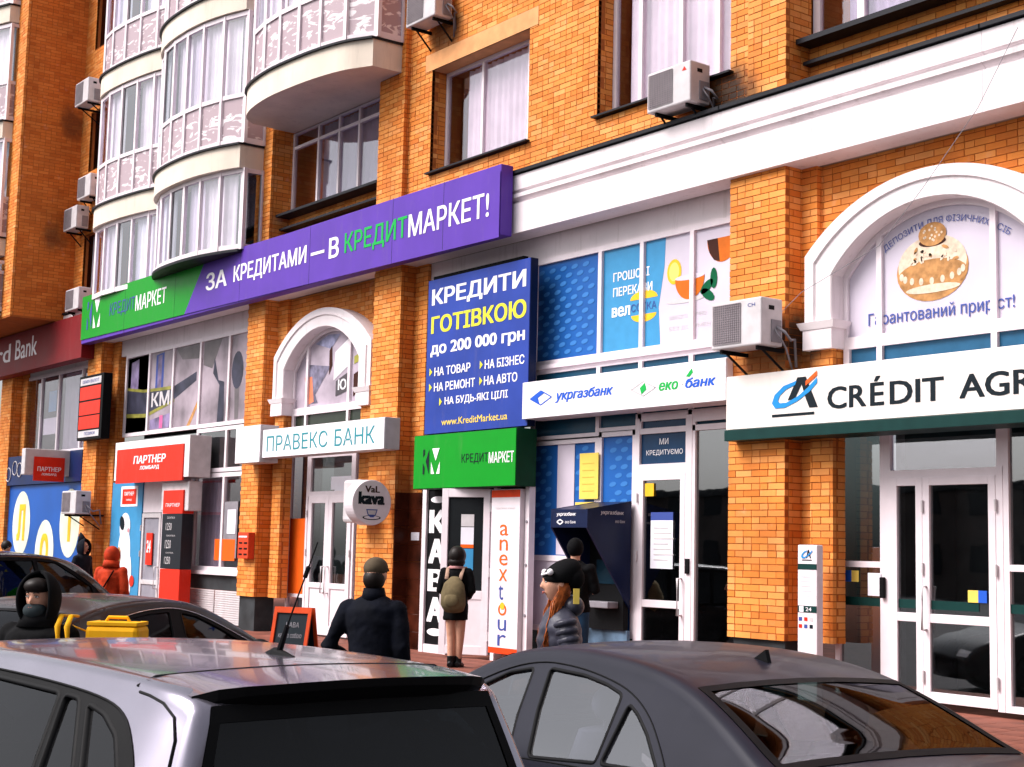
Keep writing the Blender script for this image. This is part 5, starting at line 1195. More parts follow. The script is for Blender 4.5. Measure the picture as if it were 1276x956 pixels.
hb = car('parked_car', 'silver hatchback in the foreground with a black rear spoiler and long roof aerial', 'car', (-3.82, -9.74, ROAD + .015), PI + .07, 4.28, 1.74, HP, .95, .46, HW, (-.1, .155, .95), (2.78, 3.46, 1.0), (.78, 3.4), SILV, CARGH, CARGD, CARGD, crown=.02, rnd=.04, dlo=HD)
t = hb['t']; wp, P, Nn = hb['wp'], hb['P'], hb['N']
# spoiler: a lip over the rear window
i0 = min(range(hb['n']), key=lambda i: abs(P[i][0] - .46) + (0 if P[i][1] > 1.3 else 9)); b = MB(); vs_ = [-.95 + 1.90 * k / 16 for k in range(17)]
top, lip, und, bk = [], [], [], []
for v in vs_:
    p = wp(i0, v); cr_ = .14 * v * v * v * v + .03 * v * v; e_ = max(0, abs(v) - .8) / .15
    top.append((p[0], p[1], p[2] + .003)); lip.append((.09 + cr_, p[1] * (1 - .03 * e_), 1.492 - .025 * v * v - .02 * e_)); und.append((.095 + cr_, p[1] * (1 - .03 * e_), 1.466 - .03 * v * v - .03 * e_)); bk.append((.19 + cr_ * .5, p[1] * (.97 - .03 * e_), 1.40 - .03 * v * v))
k = 17; b.mat(SILV); b.add(top + lip, [(i, i + 1, k + i + 1, k + i) for i in range(k - 1)]); b.build('spoiler', None, t, smooth=True)
b = MB().mat(BLK); b.add(lip + und + bk, [(i, i + 1, k + i + 1, k + i) for i in range(k - 1)] + [(k + i, k + i + 1, 2 * k + i + 1, 2 * k + i) for i in range(k - 1)])
b.build('spoiler_lip', None, t)
for e in (0, 16):
    b = MB().mat(SILV); b.poly([top[e], lip[e], und[e], bk[e]]); b.build('spoiler_end', None, t)
b = MB().mat(BLK); b.tube([(q[0] + .005, q[1], q[2] + .001) for q in [wp(i0, -.99 + 1.98 * k_ / 20) for k_ in range(21)]], .005, 5)
for sg in (-1, 1):
    b.tube([(s, sg * (hb['ys'](s, z) + .001), z) for s, z in ((.46, 1.445), (.40, 1.44), (.32, 1.425), (.25, 1.39), (.21, 1.33), (.18, 1.22), (.15, 1.1), (.12, .95), (.10, .8))], .005, 5)
b.build('tailgate_seam', None, t)
b = MB().mat(BLK); b.tube([(.74, -.12, 1.50), (.80, -.12, 1.505), (.86, -.12, 1.512), (.92, -.12, 1.505)], [.010, .018, .022, .008], 10); b.tube([(.84, -.12, 1.51), (.79, -.12, 1.61)], [.012, .009], 8); b.tube([(.79, -.12, 1.61), (.62, -.12, 1.90)], [.0035, .0025], 6); b.tube([(.69, -.12, 1.78), (.67, -.12, 1.815)], [.008, .008], 8)
b.build('roof_aerial', None, t)
b = MB().mat(BLK); b.tube([(.10, 0, 1.0), (.02, -.1, 1.02), (.10, -.42, 1.06)], .010, 6); b.build('rear_wiper', None, t)
# sedan beyond it
SP = [(.10, .22), (.02, .32), (0, .55), (.03, .80), (.05, .94), (.14, 1.005), (.45, 1.035), (.62, 1.065), (.98, 1.235), (1.32, 1.365), (1.68, 1.43), (2.05, 1.452), (2.4, 1.455), (2.8, 1.415), (3.2, 1.27), (3.70, 1.02), (3.9, .95), (4.45, .82), (4.68, .66), (4.74, .50), (4.72, .32), (4.62, .22)]
SW = [[(1.30, .965), (1.46, 1.10), (1.58, 1.175), (1.665, 1.21), (1.70, .95)], [(1.745, .95), (1.745, 1.245), (1.90, 1.28), (2.10, 1.305), (2.40, 1.315), (2.36, 1.12), (2.28, .91)], [(2.46, .90), (2.52, 1.08), (2.55, 1.305), (2.75, 1.27), (3.05, 1.15), (3.50, .93), (3.45, .89)]]
SD = [(1.20, .94), (1.34, 1.07), (1.50, 1.19), (1.70, 1.275), (1.95, 1.32), (2.2, 1.345), (2.5, 1.35), (2.8, 1.29), (3.15, 1.15), (3.65, .93), (3.6, .865), (2.8, .875), (2.0, .91), (1.4, .925)]
sd3 = car('parked_car', 'dark blue-grey saloon parked right of the hatchback, its rear window towards the viewer', 'car', (-3.50, -7.00, ROAD), math.radians(175), 4.74, 1.74, SP, .93, .50, SW, (.64, 1.30, 1.05), (2.85, 3.70, 1.03), (.95, 3.72), GREY, CARGL, CARGG, CARGD, dlo=SD, surround=GREY, trim=BLK)
t = sd3['t']; b = MB().mat(BLK); b.prism([(1.50, -.010, 1.385), (1.62, -.010, 1.405), (1.55, -.010, 1.445), (1.525, -.010, 1.46)], (0, .024, 0)); b.build('shark_fin_aerial', None, t)
q = MB().mat(M('parcel_shelf', (.03, .045, .04), .9)); q.box(.75, 1.35, -.6, .6, .96, .985); q.build('parcel_shelf', None, t)
# saloon nosed in to the kerb behind the courier
MP = SP
c2 = car('parked_car', 'black saloon nosed in to the kerb behind the courier, chrome line over its windows', 'car', (-11.5, -9.25, ROAD), math.radians(118), 4.74, 1.78, MP, .93, .45, SW, (.64, 1.30, 1.05), (2.85, 3.70, 1.03), (.95, 3.72), GRF, CARGD, CARGD, CARGD, trim=CHR, dlo=SD)
VD = [(.36, 1.06), (.46, 1.40), (.60, 1.61), (1.3, 1.67), (2.1, 1.67), (2.5, 1.63), (3.15, 1.28), (3.28, 1.05), (3.2, 1.01), (1.5, 1.01)]
VP_ = [(.10, .22), (.02, .32), (0, .6), (.04, .95), (.10, 1.10), (.30, 1.50), (.42, 1.66), (.9, 1.74), (1.8, 1.76), (2.5, 1.72), (2.95, 1.60), (3.55, 1.15), (3.75, 1.07), (4.2, .92), (4.42, .74), (4.46, .5), (4.44, .3), (4.36, .22)]
VW = [[(.42, 1.12), (.52, 1.40), (.66, 1.60), (1.25, 1.63), (1.30, 1.06)], [(1.37, 1.06), (1.32, 1.63), (2.02, 1.63), (2.06, 1.05)], [(2.13, 1.05), (2.09, 1.63), (2.45, 1.60), (3.05, 1.28), (3.12, 1.06)]]
c3 = car('parked_car', 'black tall people carrier parked farthest left with its roof under the blue oval panels', 'car', (-19.2, -7.5, ROAD), math.radians(118), 4.46, 1.80, VP_, 1.06, .32, VW, (.13, .40, 1.12), (2.98, 3.56, 1.13), (.85, 3.5), BKP, CARGD, CARGD, CARGD, seats=False, dlo=VD)
# ------------------------------------------------------------ people
def cloth(name, col, rough=.75, bump=.5, bscale=14, var=.2, spec=.3):
    return M(name, col, rough, spec, var=var, vscale=8, bump=bump, bscale=bscale)
def remesh(o, vox, sm=4):
    r = o.modifiers.new('remesh', 'REMESH'); r.mode = 'VOXEL'; r.voxel_size = vox; r.use_smooth_shade = True
    s = o.modifiers.new('smooth', 'SMOOTH'); s.iterations = sm; s.factor = .6
FT = bpy.data.textures.new('folds', 'CLOUDS'); FT.noise_scale = .16; FT.noise_depth = 3
def folds(o, st):
    d = o.modifiers.new('folds', 'DISPLACE'); d.texture = FT; d.strength = st; d.mid_level = .5; d.texture_coords = 'GLOBAL'
def head_mesh(b, c, yaw, tilt=0, s=1.0):
    """head with brow, nose, lips, chin and ears; faces local +y turned by yaw"""
    def shape(p, d):
        x, y, z = p; f = max(0, d.y)
        if d.z < 0: x *= 1 - .32 * (-d.z) ** 1.3; y *= 1 - .12 * (-d.z)
        if f > 0:
            nx = abs(d.x)
            y -= .012 * math.exp(-((nx - .42) / .18) ** 2 - ((d.z - .08) / .12) ** 2) * f          # eye sockets
            y += .006 * math.exp(-((d.z - .28) / .1) ** 2) * f                                      # brow
            y += .026 * math.exp(-(nx / .13) ** 2) * max(0, min(1, (.16 - d.z) / .30)) * (1 if d.z > -.22 else math.exp(-((d.z + .22) / .05) ** 2)) * f
            y += .008 * math.exp(-(nx / .26) ** 2 - ((d.z + .48) / .07) ** 2) * f                   # lips
            y -= .006 * math.exp(-(nx / .3) ** 2 - ((d.z + .36) / .04) ** 2) * f
            y += .014 * math.exp(-(nx / .3) ** 2 - ((d.z + .80) / .14) ** 2) * f                    # chin
        else: y *= 1.04
        return Vector((x, y, z))
    k0 = len(b.v); b.ball((0, 0, 0), (.078 * s, .098 * s, .122 * s), 48, 40, shape)
    for sg in (-1, 1): b.ball((sg * .078 * s, -.008, -.005), (.012, .022, .034), 10, 8)
    R_ = Matrix.Translation(Vector(c)) @ Matrix.Rotation(yaw, 4, 'Z') @ Matrix.Rotation(tilt, 4, 'X')
    for i in range(k0, len(b.v)): b.v[i] = tuple(R_ @ Vector(b.v[i]))
    return R_
def face_bits(R_, par, lips=(.35, .09, .07), brow=True):
    e = MB().mat(TXW if False else MAT['eye_white'])
    for sg in (-1, 1): e.ball((sg * .031, .083, .012), (.0125, .008, .0065), 12, 8)
    e.build('eyes', None, par, smooth=True, xf=R_)
    e = MB().mat(BLK)
    for sg in (-1, 1): e.ball((sg * .031, .0905, .012), (.0055, .003, .0055), 10, 6); e.tube([(sg * .017, .090, .017), (sg * .031, .0935, .021), (sg * .046, .083, .014)], .0016, 5)
    e.build('pupils', None, par, smooth=True, xf=R_)
    e = MB().mat(HAR)
    for sg in (-1, 1): e.tube([(sg * .014, .098, .033), (sg * .032, .097, .039), (sg * .050, .082, .034)], [.003, .004, .002], 6)
    e.build('eyebrows', None, par, smooth=True, xf=R_)
    m = M('lips_%.2f' % lips[0], lips, .5, .4, var=0) if 'lips_%.2f' % lips[0] not in MAT else MAT['lips_%.2f' % lips[0]]
    e = MB().mat(m); e.tube([(-.022, .090, -.058), (-.008, .101, -.055), (0, .1005, -.057), (.008, .101, -.055), (.022, .090, -.058)], [.002, .0042, .0038, .0042, .002], 8); e.tube([(-.020, .090, -.060), (0, .101, -.065), (.020, .090, -.060)], [.002, .005, .002], 8)
    e.build('lips', None, par, smooth=True, xf=R_)
M('eye_white', (.75, .72, .70), .3, .5, var=0)
def hand(b, wrist, d, nrm, s=1.0, curl=.5, side=1):
    """palm and five curled fingers; d points along the hand, nrm out of the back of the hand"""
    w_ = Vector(wrist); d = Vector(d).normalized(); nrm = Vector(nrm); nrm = (nrm - d * nrm.dot(d)).normalized(); lat = d.cross(nrm) * side
    b.tube([w_ - d * .03, w_ + d * .02, w_ + d * .06, w_ + d * .095 * s], [(.027, .020), (.034, .018), (.041, .016), (.038, .013)], 12, up=nrm)
    for k, (off, L_) in enumerate(((-.030, .068), (-.010, .078), (.010, .074), (.029, .058))):
        p = w_ + d * (.088 * s) + lat * off; a = curl * (.55 + .1 * k); dd = d; pts = [p - d * .02, p]
        for q in range(3):
            dd = (dd * math.cos(a) - nrm * math.sin(a)).normalized(); p = p + dd * L_ * (.42, .33, .25)[q]; pts.append(p)
            nr2 = lat.cross(dd); a = curl * .8
        b.tube(pts, [.009, .0095, .0085, .008, .006], 8)
    p = w_ + d * .03 - lat * .034; t1 = (d * .7 - lat * .6 - nrm * .3).normalized(); t2 = (d * .9 - lat * .1 - nrm * .5).normalized()
    b.tube([w_ + d * .01 - lat * .018, p, p + t1 * .035, p + t1 * .035 + t2 * .028], [.012, .0125, .010, .007], 8)
def limb(b, a, m_, c, r0, r1, r2, flat_=1.0):
    a, m_, c = Vector(a), Vector(m_), Vector(c)
    b.tube([a, a.lerp(m_, .5), m_, m_.lerp(c, .45), c], [(r0, r0 * flat_), ((r0 + r1) / 2 * 1.03, (r0 + r1) / 2 * flat_), (r1 * 1.04, r1), ((r1 + r2) / 2 * 1.05, (r1 + r2) / 2), (r2, r2)], 14)
def person(label, loc, rz, h, top, leg, shoe, hem=.50, puff=1.0, arms=None, legs=None, headyaw=0, headtilt=0, skirt=False, bare=False, face=False, lean=0, stripes=None, topname='coat', hands=True, group=None, quilt=False):
    """local +y is the way the person faces"""
    t = thing('person', label, 'person', loc, rz, group); H = h
    sk = MB(); hc = (0, .02 + lean, .925 * H); R_ = head_mesh(sk, hc, headyaw, headtilt, H / 1.75)
    sk.tube([(0, lean * .8, .80 * H), (0, lean + .0, .90 * H)], [.062, .052], 14)
    A = arms or [((-.19 * H / 1.75, 0, .805 * H), (-.26, -.03, .63 * H), (-.24, .06, .49 * H)), ((.19 * H / 1.75, 0, .805 * H), (.26, -.03, .63 * H), (.24, .06, .49 * H))]
    if hands:
        for i, (s_, e, w_) in enumerate(A): hand(sk, w_, Vector(w_) - Vector(e), (-1 if i == 0 else 1, .2, .2), curl=.6, side=(1 if i == 0 else -1))
    Lg = legs or [((-.09, 0, .50 * H), (-.095, .02, .27 * H), (-.10, -.01, .04 * H)), ((.09, 0, .50 * H), (.095, .02, .27 * H), (.10, -.01, .04 * H))]
    sk.tube([(0, lean * .2, .47 * H), (0, lean * .4, .60 * H), (0, lean * .6, .74 * H), (0, lean * .8, .815 * H)], [(.12, .085), (.11, .08), (.14, .085), (.10, .06)], 18, up=(0, 1, 0))
    for s_, e, w_ in A: limb(sk, s_, e, w_, .045, .036, .026)
    for a, m_, c in Lg: limb(sk, a, m_, c, .075, .052, .038) if bare else limb(sk, a, m_, c, .06, .042, .032)
    bo = sk.build('body', SKN, t, smooth=True); remesh(bo, .007 if face else .009, 2)
    j = MB(); k = puff
    prof = [(hem * H, .165 * k * (1.08 if hem < .45 else 1), .135 * k), (max(hem, .5) * H + .01, .175 * k, .14 * k), (.58 * H, .158 * k, .125 * k), (.66 * H, .165 * k, .13 * k), (.74 * H, .188 * k, .135 * k), (.79 * H, .195 * k, .12 * k), (.825 * H, .14, .095), (.85 * H, .075, .07)]
    if quilt:                                                    # padded chambers between the stitch lines
        q_ = []
        for i in range(len(prof) - 1):
            for u in range(9):
                f_ = u / 9; z = prof[i][0] + (prof[i + 1][0] - prof[i][0]) * f_; q_.append((z, prof[i][1] + (prof[i + 1][1] - prof[i][1]) * f_, prof[i][2] + (prof[i + 1][2] - prof[i][2]) * f_))
        prof = [(z, a * (.94 + .09 * abs(math.sin(z * PI / .085))) if z < .8 * H else a, c * (.94 + .09 * abs(math.sin(z * PI / .085))) if z < .8 * H else c) for z, a, c in sorted(q_)] + [prof[-1]]
    j.tube([(0, lean * max(0, (z / H - .5)) * 2, z) for z, _, _ in prof], [(a, c) for _, a, c in prof], 28, up=(0, 1, 0))
    for s_, e, w_ in A:
        s_ = Vector(s_); limb(j, s_ + Vector((0, lean * .6, -.01)), e, w_, .067 * k, .056 * k, .045 * k)
        j.ball(tuple(s_ + Vector((0, lean * .6, -.02))), (.066 * k, .070 * k, .062 * k))
    jo = j.build(topname, top, t, smooth=True); remesh(jo, .012, 5); folds(jo, .030)
    if not bare:
        p = MB(); p.tube([(0, 0, .44 * H), (0, 0, .53 * H)], [(.15, .11), (.15, .115)], 18, up=(0, 1, 0))
        for a, m_, c in Lg: limb(p, a, m_, c, .098, .070, .058)
        po = p.build('trousers', leg, t, smooth=True); remesh(po, .012, 4); folds(po, .02)
    for a, m_, c in Lg:
        s = MB(); c = Vector(c); s.tube([(c.x, c.y - .06, .045), (c.x, c.y + .02, .055), (c.x, c.y + .10, .045), (c.x, c.y + .17, .03), (c.x, c.y + .20, .022)], [(.036, .036), (.045, .05), (.045, .04), (.042, .028), (.02, .015)], 14, up=(0, 0, 1))
        s.tube([(c.x, c.y, .04), (c.x, c.y, .16)], [.047, .05], 14); so_ = s.build('shoe', shoe, t, smooth=True); remesh(so_, .008, 2)
    if face: face_bits(R_, bo)
    return t, R_, hc
COAT = cloth('charcoal_coat', (.010, .011, .018), .85); NAVC = cloth('navy_coat', (.003, .004, .009), .85); BLKC = cloth('black_cloth', (.004, .004, .005), .85, .3)
JEAN = cloth('dark_jeans', (.02, .05, .10), .8, .3); DTR = cloth('dark_trousers', (.010, .010, .013), .85, .3); SHO = M('black_shoe_leather', (.008, .008, .009), .35, .5)
# -- man in the dark coat, seen from behind, one hand in his pocket
mz = math.radians(38)
t, R_, hc = person('man in long dark coat and grey-brown cap seen from behind, left elbow out', (-9.68, -6.20, ROAD), mz, 1.83, NAVC, DTR, SHO, hem=.40, puff=1.18,
                   arms=[((-.185, 0, 1.46), (-.33, -.05, 1.16), (-.20, .10, 1.02)), ((.185, 0, 1.46), (.245, -.04, 1.17), (.25, .03, .92))])
b = MB(); b.ball((0, .02 + .0, .955 * 1.83), (.092, .112, .085), 24, 14); b.tube([(0, .10, 1.745), (0, .19, 1.725)], [(.075, .008), (.05, .005)], 16, up=(0, 0, 1)); o = b.build('cap', cloth('olive_brown_cap', (.10, .075, .05), .85), t, smooth=True)
b = MB(); b.tube([(0, 0, 1.50), (0, -.005, 1.60)], [(.10, .10), (.078, .085)], 18, up=(0, 1, 0)); b.build('collar', NAVC, t, smooth=True)
b = MB(); b.ball((0, -.01, 1.665), (.084, .09, .09), 20, 12); b.build('hair', HAR, t, smooth=True)
# -- young woman with the backpack
t, R_, hc = person('woman in short black coat with a khaki backpack, bare calves and black ankle boots', (-15.75, -1.22, PVZ), math.radians(40), 1.53, BLKC, DTR, SHO, hem=.40, puff=.92, bare=True,
                   arms=[((-.155, 0, 1.24), (-.21, -.02, .98), (-.10, .14, .90)), ((.155, 0, 1.24), (.22, -.03, .98), (.12, .14, .90))],
                   legs=[((-.07, 0, .72), (-.06, .02, .40), (-.05, .0, .06)), ((.07, 0, .72), (.06, .03, .40), (.03, .06, .06))])
b = MB(); b.ball((0, .0, 1.425), (.112, .125, .128), 24, 16, lambda p, d: p * (1 + .04 * math.sin(9 * math.atan2(d.y, d.x)) * (1 - abs(d.z)))); b.ball((0, -.02, 1.345), (.112, .10, .075), 18, 12); o = b.build('hair', HAR, t, smooth=True)
b = MB(); b.tube([(.0, -.01, 1.262), (0, -.01, 1.30)], [(.115, .105), (.085, .085)], 20, up=(0, 1, 0)); b.build('scarf', cloth('pink_scarf', (.62, .30, .30), .85), t, smooth=True)
KH = cloth('khaki_canvas', (.17, .13, .07), .85)
bp_ = MB(); bp_.tube([(.03, -.21, .74), (.03, -.25, .82), (.03, -.26, .95), (.03, -.23, 1.07), (.03, -.19, 1.15)], [(.13, .07), (.165, .10), (.16, .105), (.13, .08), (.06, .04)], 20, up=(0, 1, 0))
bo_ = bp_.build('backpack', KH, t, smooth=True)
b = MB(); b.ball((.03, -.345, .87), (.10, .035, .085), 14, 10); b.build('pocket', KH, bo_, smooth=True)
b = MB().mat(cloth('tan_strap', (.50, .32, .24), .8))
for sg in (-1, 1): b.tube([(sg * .09, -.16, 1.13), (sg * .10, -.06, 1.27), (sg * .10, .05, 1.285), (sg * .11, .13, 1.15)], [(.025, .006)] * 4, 8)
b.build('strap', None, bo_, smooth=True)
# -- woman in profile with beanie and long auburn hair
PUF = cloth('grey_puffer', (.045, .045, .065), .34, .4, 9, spec=.6)
wz_ = math.radians(152); WX, WY = -7.78, -5.92
t, R_, hc = person('woman in profile with black beanie, long auburn hair and a shiny grey padded jacket', (WX, WY, ROAD), wz_, 1.83, PUF, DTR, SHO, hem=.50, puff=1.08, face=True, quilt=True, topname='padded_jacket',
                   arms=[((-.185, 0, 1.41), (-.235, -.06, 1.12), (-.17, .20, 1.06)), ((.185, 0, 1.41), (.235, -.05, 1.13), (.15, .22, 1.10))])
b = MB()
for sgn in (-1, 1):
    s_, e, w_ = Vector((sgn * .185, 0, 1.44)), Vector((sgn * .235, -.055, 1.145)), Vector((sgn * .155, .215, 1.09))
    for k in range(11):
        u = k / 10; p = s_.lerp(e, u / .55) if u < .55 else e.lerp(w_, (u - .55) / .45); d_ = ((e - s_) if u < .55 else (w_ - e)).normalized()
        b.tube([p - d_ * .026, p - d_ * .012, p + d_ * .012, p + d_ * .026], [.058 - .014 * u, .082 - .022 * u, .082 - .022 * u, .058 - .014 * u], 16)
q_ = b.build('sleeve_quilting', PUF, t, smooth=True); remesh(q_, .008, 3)
b = MB(); b.ball((0, .0, 1.68), (.106, .124, .118), 28, 18, lambda p, d: Vector((p.x, p.y - .05 * max(0, p.z) / .1, p.z if p.z > -.045 else -.045))); b.ball((0, -.075, 1.665), (.095, .085, .09), 20, 12); o = b.build('beanie', BLKC, t, smooth=True); o.location = (0, 0, .065)
b = MB(); b.ball((.085, .095, 1.70), .022, 10, 8); b.ball((-.09, .09, 1.705), .022, 10, 8); b.tube([(-.09, .09, 1.70), (-.02, .132, 1.685), (.085, .095, 1.70)], .008, 6); b.build('beanie_ornament', TXW, o, smooth=True)
box('tag', -.135, -.129, -.10, -.06, 1.50, 1.60, YEL, o)
hr = MB().mat(HRO); rr = random.Random(5)
for k in range(240):
    a = rr.uniform(-.25, PI + .25); sgx = math.cos(a); sx = sgx * .082; sy = -.02 - abs(math.sin(a)) * .055 + (.04 if abs(sgx) > .75 else 0) * rr.random(); L_ = rr.uniform(.30, .50)
    pts = [(sx * .9, sy, 1.67), (sx * 1.15, sy + .015, 1.58)]
    for q in range(1, 6): u = q / 5; pts.append((sx * (1.2 + .35 * u) + rr.uniform(-.012, .012), sy + .03 + .10 * u * (1 if abs(sgx) > .5 else .2) + rr.uniform(-.012, .012), 1.58 - L_ * u))
    hr.tube(pts, [.004, .0055, .0055, .005, .0045, .003, .001], 4)
ho = hr.build('long_hair', None, t, smooth=True); ho['kind'] = 'stuff'; ho.location = (0, 0, .065)
b = MB(); b.ball((0, -.075, 1.49), (.125, .085, .075), 22, 14); b.build('hood', PUF, t, smooth=True).location = (0, 0, .055)
b = MB(); b.tube([(.02, .30, 1.08), (.0, .34, .95), (-.02, .36, .80)], .006, 6)
tag(b.build('lead'), 'thin dark lead held in the hand of the woman in the beanie', 'lead'); bpy.data.objects['lead'].matrix_world = Matrix.Translation((WX, WY, ROAD)) @ Matrix.Rotation(wz_, 4, 'Z')
# -- person at the cash machine
t, R_, hc = person('person in black jacket and blue jeans standing at the cash machine', (-13.45, -1.15, PVZ), math.radians(25), 1.66, BLKC, JEAN, SHO, hem=.49, puff=1.1, arms=[((-.185, 0, 1.33), (-.24, .06, 1.08), (-.13, .27, 1.10)), ((.185, 0, 1.33), (.24, .05, 1.07), (.12, .27, 1.08))])
b = MB(); b.ball((0, .0, 1.56), (.095, .112, .115), 22, 14); b.build('woollen_hat', BLKC, t, smooth=True)
# -- courier with hood up
cz = math.radians(214)
HOOD = cloth('black_hoodie', (.005, .005, .006), .9, .3)
t, R_, hc = person('courier in black hooded jacket with yellow shoulder stripes, face turned to the street', (-9.36, -8.86, ROAD), cz, 1.66, HOOD, DTR, SHO, hem=.48, puff=1.2, face=True, headyaw=math.radians(6), topname='jacket',
                   arms=[((-.20, 0, 1.33), (-.28, -.02, 1.06), (-.25, .08, .86)), ((.20, 0, 1.33), (.30, -.03, 1.08), (.26, .10, .90))])
def hoodshape(b, c, yaw_, s=1.0):
    k0 = len(b.v); n_, m_ = 28, 20; vs = []; fs = []
    for i in range(m_ + 1):
        a = PI * i / m_ * .86 + .02
        for q in range(n_):
            bb = PI * .5 + (2 * PI - 1.95) * (q / (n_ - 1) - .5) + PI
            d_ = Vector((math.sin(a) * math.cos(bb), math.sin(a) * math.sin(bb), math.cos(a))); rz_ = .165 if d_.z > 0 else .19
            vs.append((d_.x * .125 * s, d_.y * .145 * s + .01, d_.z * rz_ * s))
    fs = [(i * n_ + q, (i + 1) * n_ + q, (i + 1) * n_ + q + 1, i * n_ + q + 1) for i in range(m_) for q in range(n_ - 1)]
    b.add(vs, fs); Rz = Matrix.Translation(Vector(c)) @ Matrix.Rotation(yaw_, 4, 'Z')
    for i in range(k0, len(b.v)): b.v[i] = tuple(Rz @ Vector(b.v[i]))
b = MB(); hoodshape(b, (hc[0], hc[1] - .005, hc[2] + .0), math.radians(10), 1.0); o = b.build('hood', HOOD, t, smooth=True); so_ = o.modifiers.new('thick', 'SOLIDIFY'); so_.thickness = .022; so_.offset = 0; su = o.modifiers.new('sub', 'SUBSURF'); su.levels = 1; su.render_levels = 1
b = MB(); b.tube([(0, 0, 1.36), (0, .0, 1.46)], [(.15, .13), (.10, .10)], 20, up=(0, 1, 0)); b.build('hood_collar', HOOD, t, smooth=True)
b = MB(); b.ball((0, .045, -.075), (.075, .065, .055), 20, 12); b.build('face_mask', cloth('dark_grey_mask', (.03, .04, .045), .8, .2), t, smooth=True, xf=R_)
b = MB(); b.ball((0, .03, .075), (.082, .085, .055), 20, 12); b.build('hair', HAR, t, smooth=True, xf=R_)
YST = M('yellow_fabric', (.85, .42, .01), .6, .3, var=.1)
b = MB().mat(YST)
for off in (-.035, .035):
    pass
    for v_ in (0, 1):
        pts = [(-.20 + off, -.06, 1.43), (-.21 + off, .02, 1.435), (-.23 + off, .085, 1.37), (-.25 + off, .10, 1.28), (-.27 + off, .085, 1.16), (-.275 + off, .08, 1.05)]
    b.tube(pts, [(.018, .010)] * 6, 8)
b.build('shoulder_stripe', None, t, smooth=True)
t2 = thing('delivery_bag', 'yellow insulated delivery bag with a white band, carried behind the courier', 'bag', (-9.10, -8.45, ROAD), math.radians(50))
b = MB().mat(YST); b.box(-.17, .17, -.13, .13, 1.17, 1.375); b.build('case', None, t2, bevel=.03)
b = MB().mat(PVC); b.box(-.174, .174, -.134, .134, 1.25, 1.30); b.build('white_band', None, t2, bevel=.004)
b = MB().mat(YST); b.box(-.16, .16, -.12, .12, 1.376, 1.40); b.tube([(-.08, 0, 1.39), (-.06, 0, 1.425), (.06, 0, 1.425), (.08, 0, 1.39)], .012, 8); b.build('lid', None, t2, bevel=.008)
b = MB().mat(BLK); b.tube([(-.13, .05, 1.402), (0, .06, 1.404), (.13, .05, 1.402)], .004, 6); b.build('zip', None, t2)
b = MB().mat(YST); b.tube([(-.16, -.06, 1.33), (-.26, -.09, 1.37), (-.36, -.12, 1.36)], [(.025, .006)] * 3, 8); b.build('strap', None, t2, smooth=True)
# -- person in the red jacket, seen from behind
RJ = cloth('red_jacket', (.55, .045, .012), .7)
t, R_, hc = person('person in bright red hooded jacket seen from behind beside the animal poster', (-21.4, -3.55, .0), math.radians(35), 1.72, RJ, DTR, SHO, hem=.50, puff=1.12, topname='jacket')
b = MB(); b.ball((0, -.01, 1.60), (.115, .13, .14), 22, 16); b.tube([(0, -.02, 1.42), (0, -.01, 1.52)], [(.14, .12), (.11, .12)], 18, up=(0, 1, 0)); b.build('hood', RJ, t, smooth=True)
b = MB().mat(BLKC); b.tube([(.14, -.16, 1.38), (.0, -.17, 1.15), (-.12, -.15, 1.0)], [(.02, .008)] * 3, 8); b.build('bag_strap', None, t, smooth=True)
# -- two half-hidden passers-by at the far left
t, R_, hc = person('person in a dark pointed hood walking past the blue panels left of the red jacket', (-26.4, -2.1, PVZ), math.radians(-60), 1.50, COAT, DTR, SHO, face=True, headyaw=math.radians(0), topname='jacket')
b = MB(); hoodshape(b, hc, 0, 1.0); b.tube([(0, -.02, hc[2] + .10), (0, -.05, hc[2] + .2), (0, -.07, hc[2] + .27)], [.085, .05, .012], 14); o = b.build('hood', COAT, t, smooth=True)
t, R_, hc = person('person with short dark hair at the left edge, behind the black people carrier', (-27.3, -3.2, PVZ), math.radians(-60), 1.46, COAT, DTR, SHO, face=True, headyaw=math.radians(-10), topname='jacket')
b = MB(); b.ball((hc[0], hc[1] - .012, hc[2] + .035), (.088, .10, .10), 20, 14); b.build('hair', HAR, t, smooth=True)
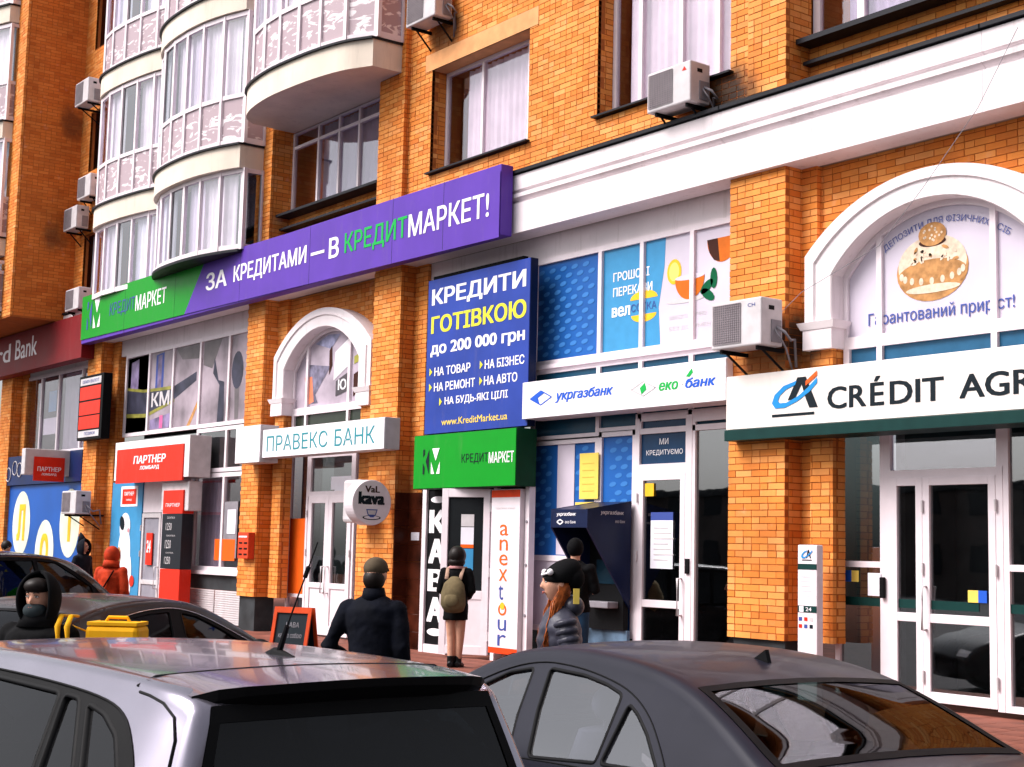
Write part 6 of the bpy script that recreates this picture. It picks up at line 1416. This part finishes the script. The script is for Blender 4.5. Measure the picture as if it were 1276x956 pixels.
# ------------------------------------------------------------ houses across the street (seen in the glass and paint)
def block(label, x0, x1, y0, y1, h, col, rows, axis):
    t = thing('apartment_block', label, 'building', group=None)
    box('wall', x0, x1, y0, y1, -.1, h, col, t); rf = box('roof', x0 - .3, x1 + .3, y0 - .3, y1 + .3, h, h + .4, DKG, t)
    wm_ = MB().mat(M('far_window', (.02, .025, .03), .15, .5) if 'far_window' not in MAT else MAT['far_window']); wm_.mat(MAT['far_window'])
    if axis == 'x': wm_.box(0, 1.4, -.06, .05, 0, 1.5)
    else: wm_.box(-.06, .05, 0, 1.4, 0, 1.5)
    me = wm_.mesh('window'); n_ = int(((x1 - x0) if axis == 'x' else (y1 - y0)) / 3.2)
    for r in range(rows):
        for k in range(n_):
            o = bpy.data.objects.new('window', me); COL.objects.link(o); o.parent = t
            o.location = (x0 + 1 + k * 3.2, y1, 1.2 + r * 3) if axis == 'x' else (x0, y0 + 1 + k * 3.2, 1.2 + r * 3)
FW = M('far_wall', (.10, .085, .08), .9, .2, var=.2, vscale=.5)
block('grey panel apartment block closing the street behind the viewer', 42, 54, -46, 16, 27, FW, 8, 'y')
block('low grey row of garages and shops on the far side of the street', -90, 20, -64, -52, 5.5, FW, 2, 'x')
# ------------------------------------------------------------ finish: mortar, brick masses, origins
o = core.build('mortar', None, bld); o['kind'] = 'stuff'
for nm, q in STUFF.items():
    o = q.build('brickwork', MAT[nm], bld); o['kind'] = 'stuff'
bpy.context.view_layer.update()
for e in [o for o in list(COL.objects) if o.type == 'EMPTY' and o.parent is None and o.location.length < 1e-6 and o.children]:
    lo = Vector((1e9, 1e9, 1e9)); hi = -lo
    def walk(o):
        global lo, hi
        if o.type == 'MESH':
            for c in o.bound_box:
                p = o.matrix_world @ Vector(c); lo = Vector(map(min, lo, p)); hi = Vector(map(max, hi, p))
        for c in o.children: walk(c)
    walk(e)
    if lo.x > 1e8: continue
    base = Vector(((lo.x + hi.x) / 2, (lo.y + hi.y) / 2, lo.z)); e.location = base
    for c in e.children: c.matrix_parent_inverse = Matrix.Translation(-base)
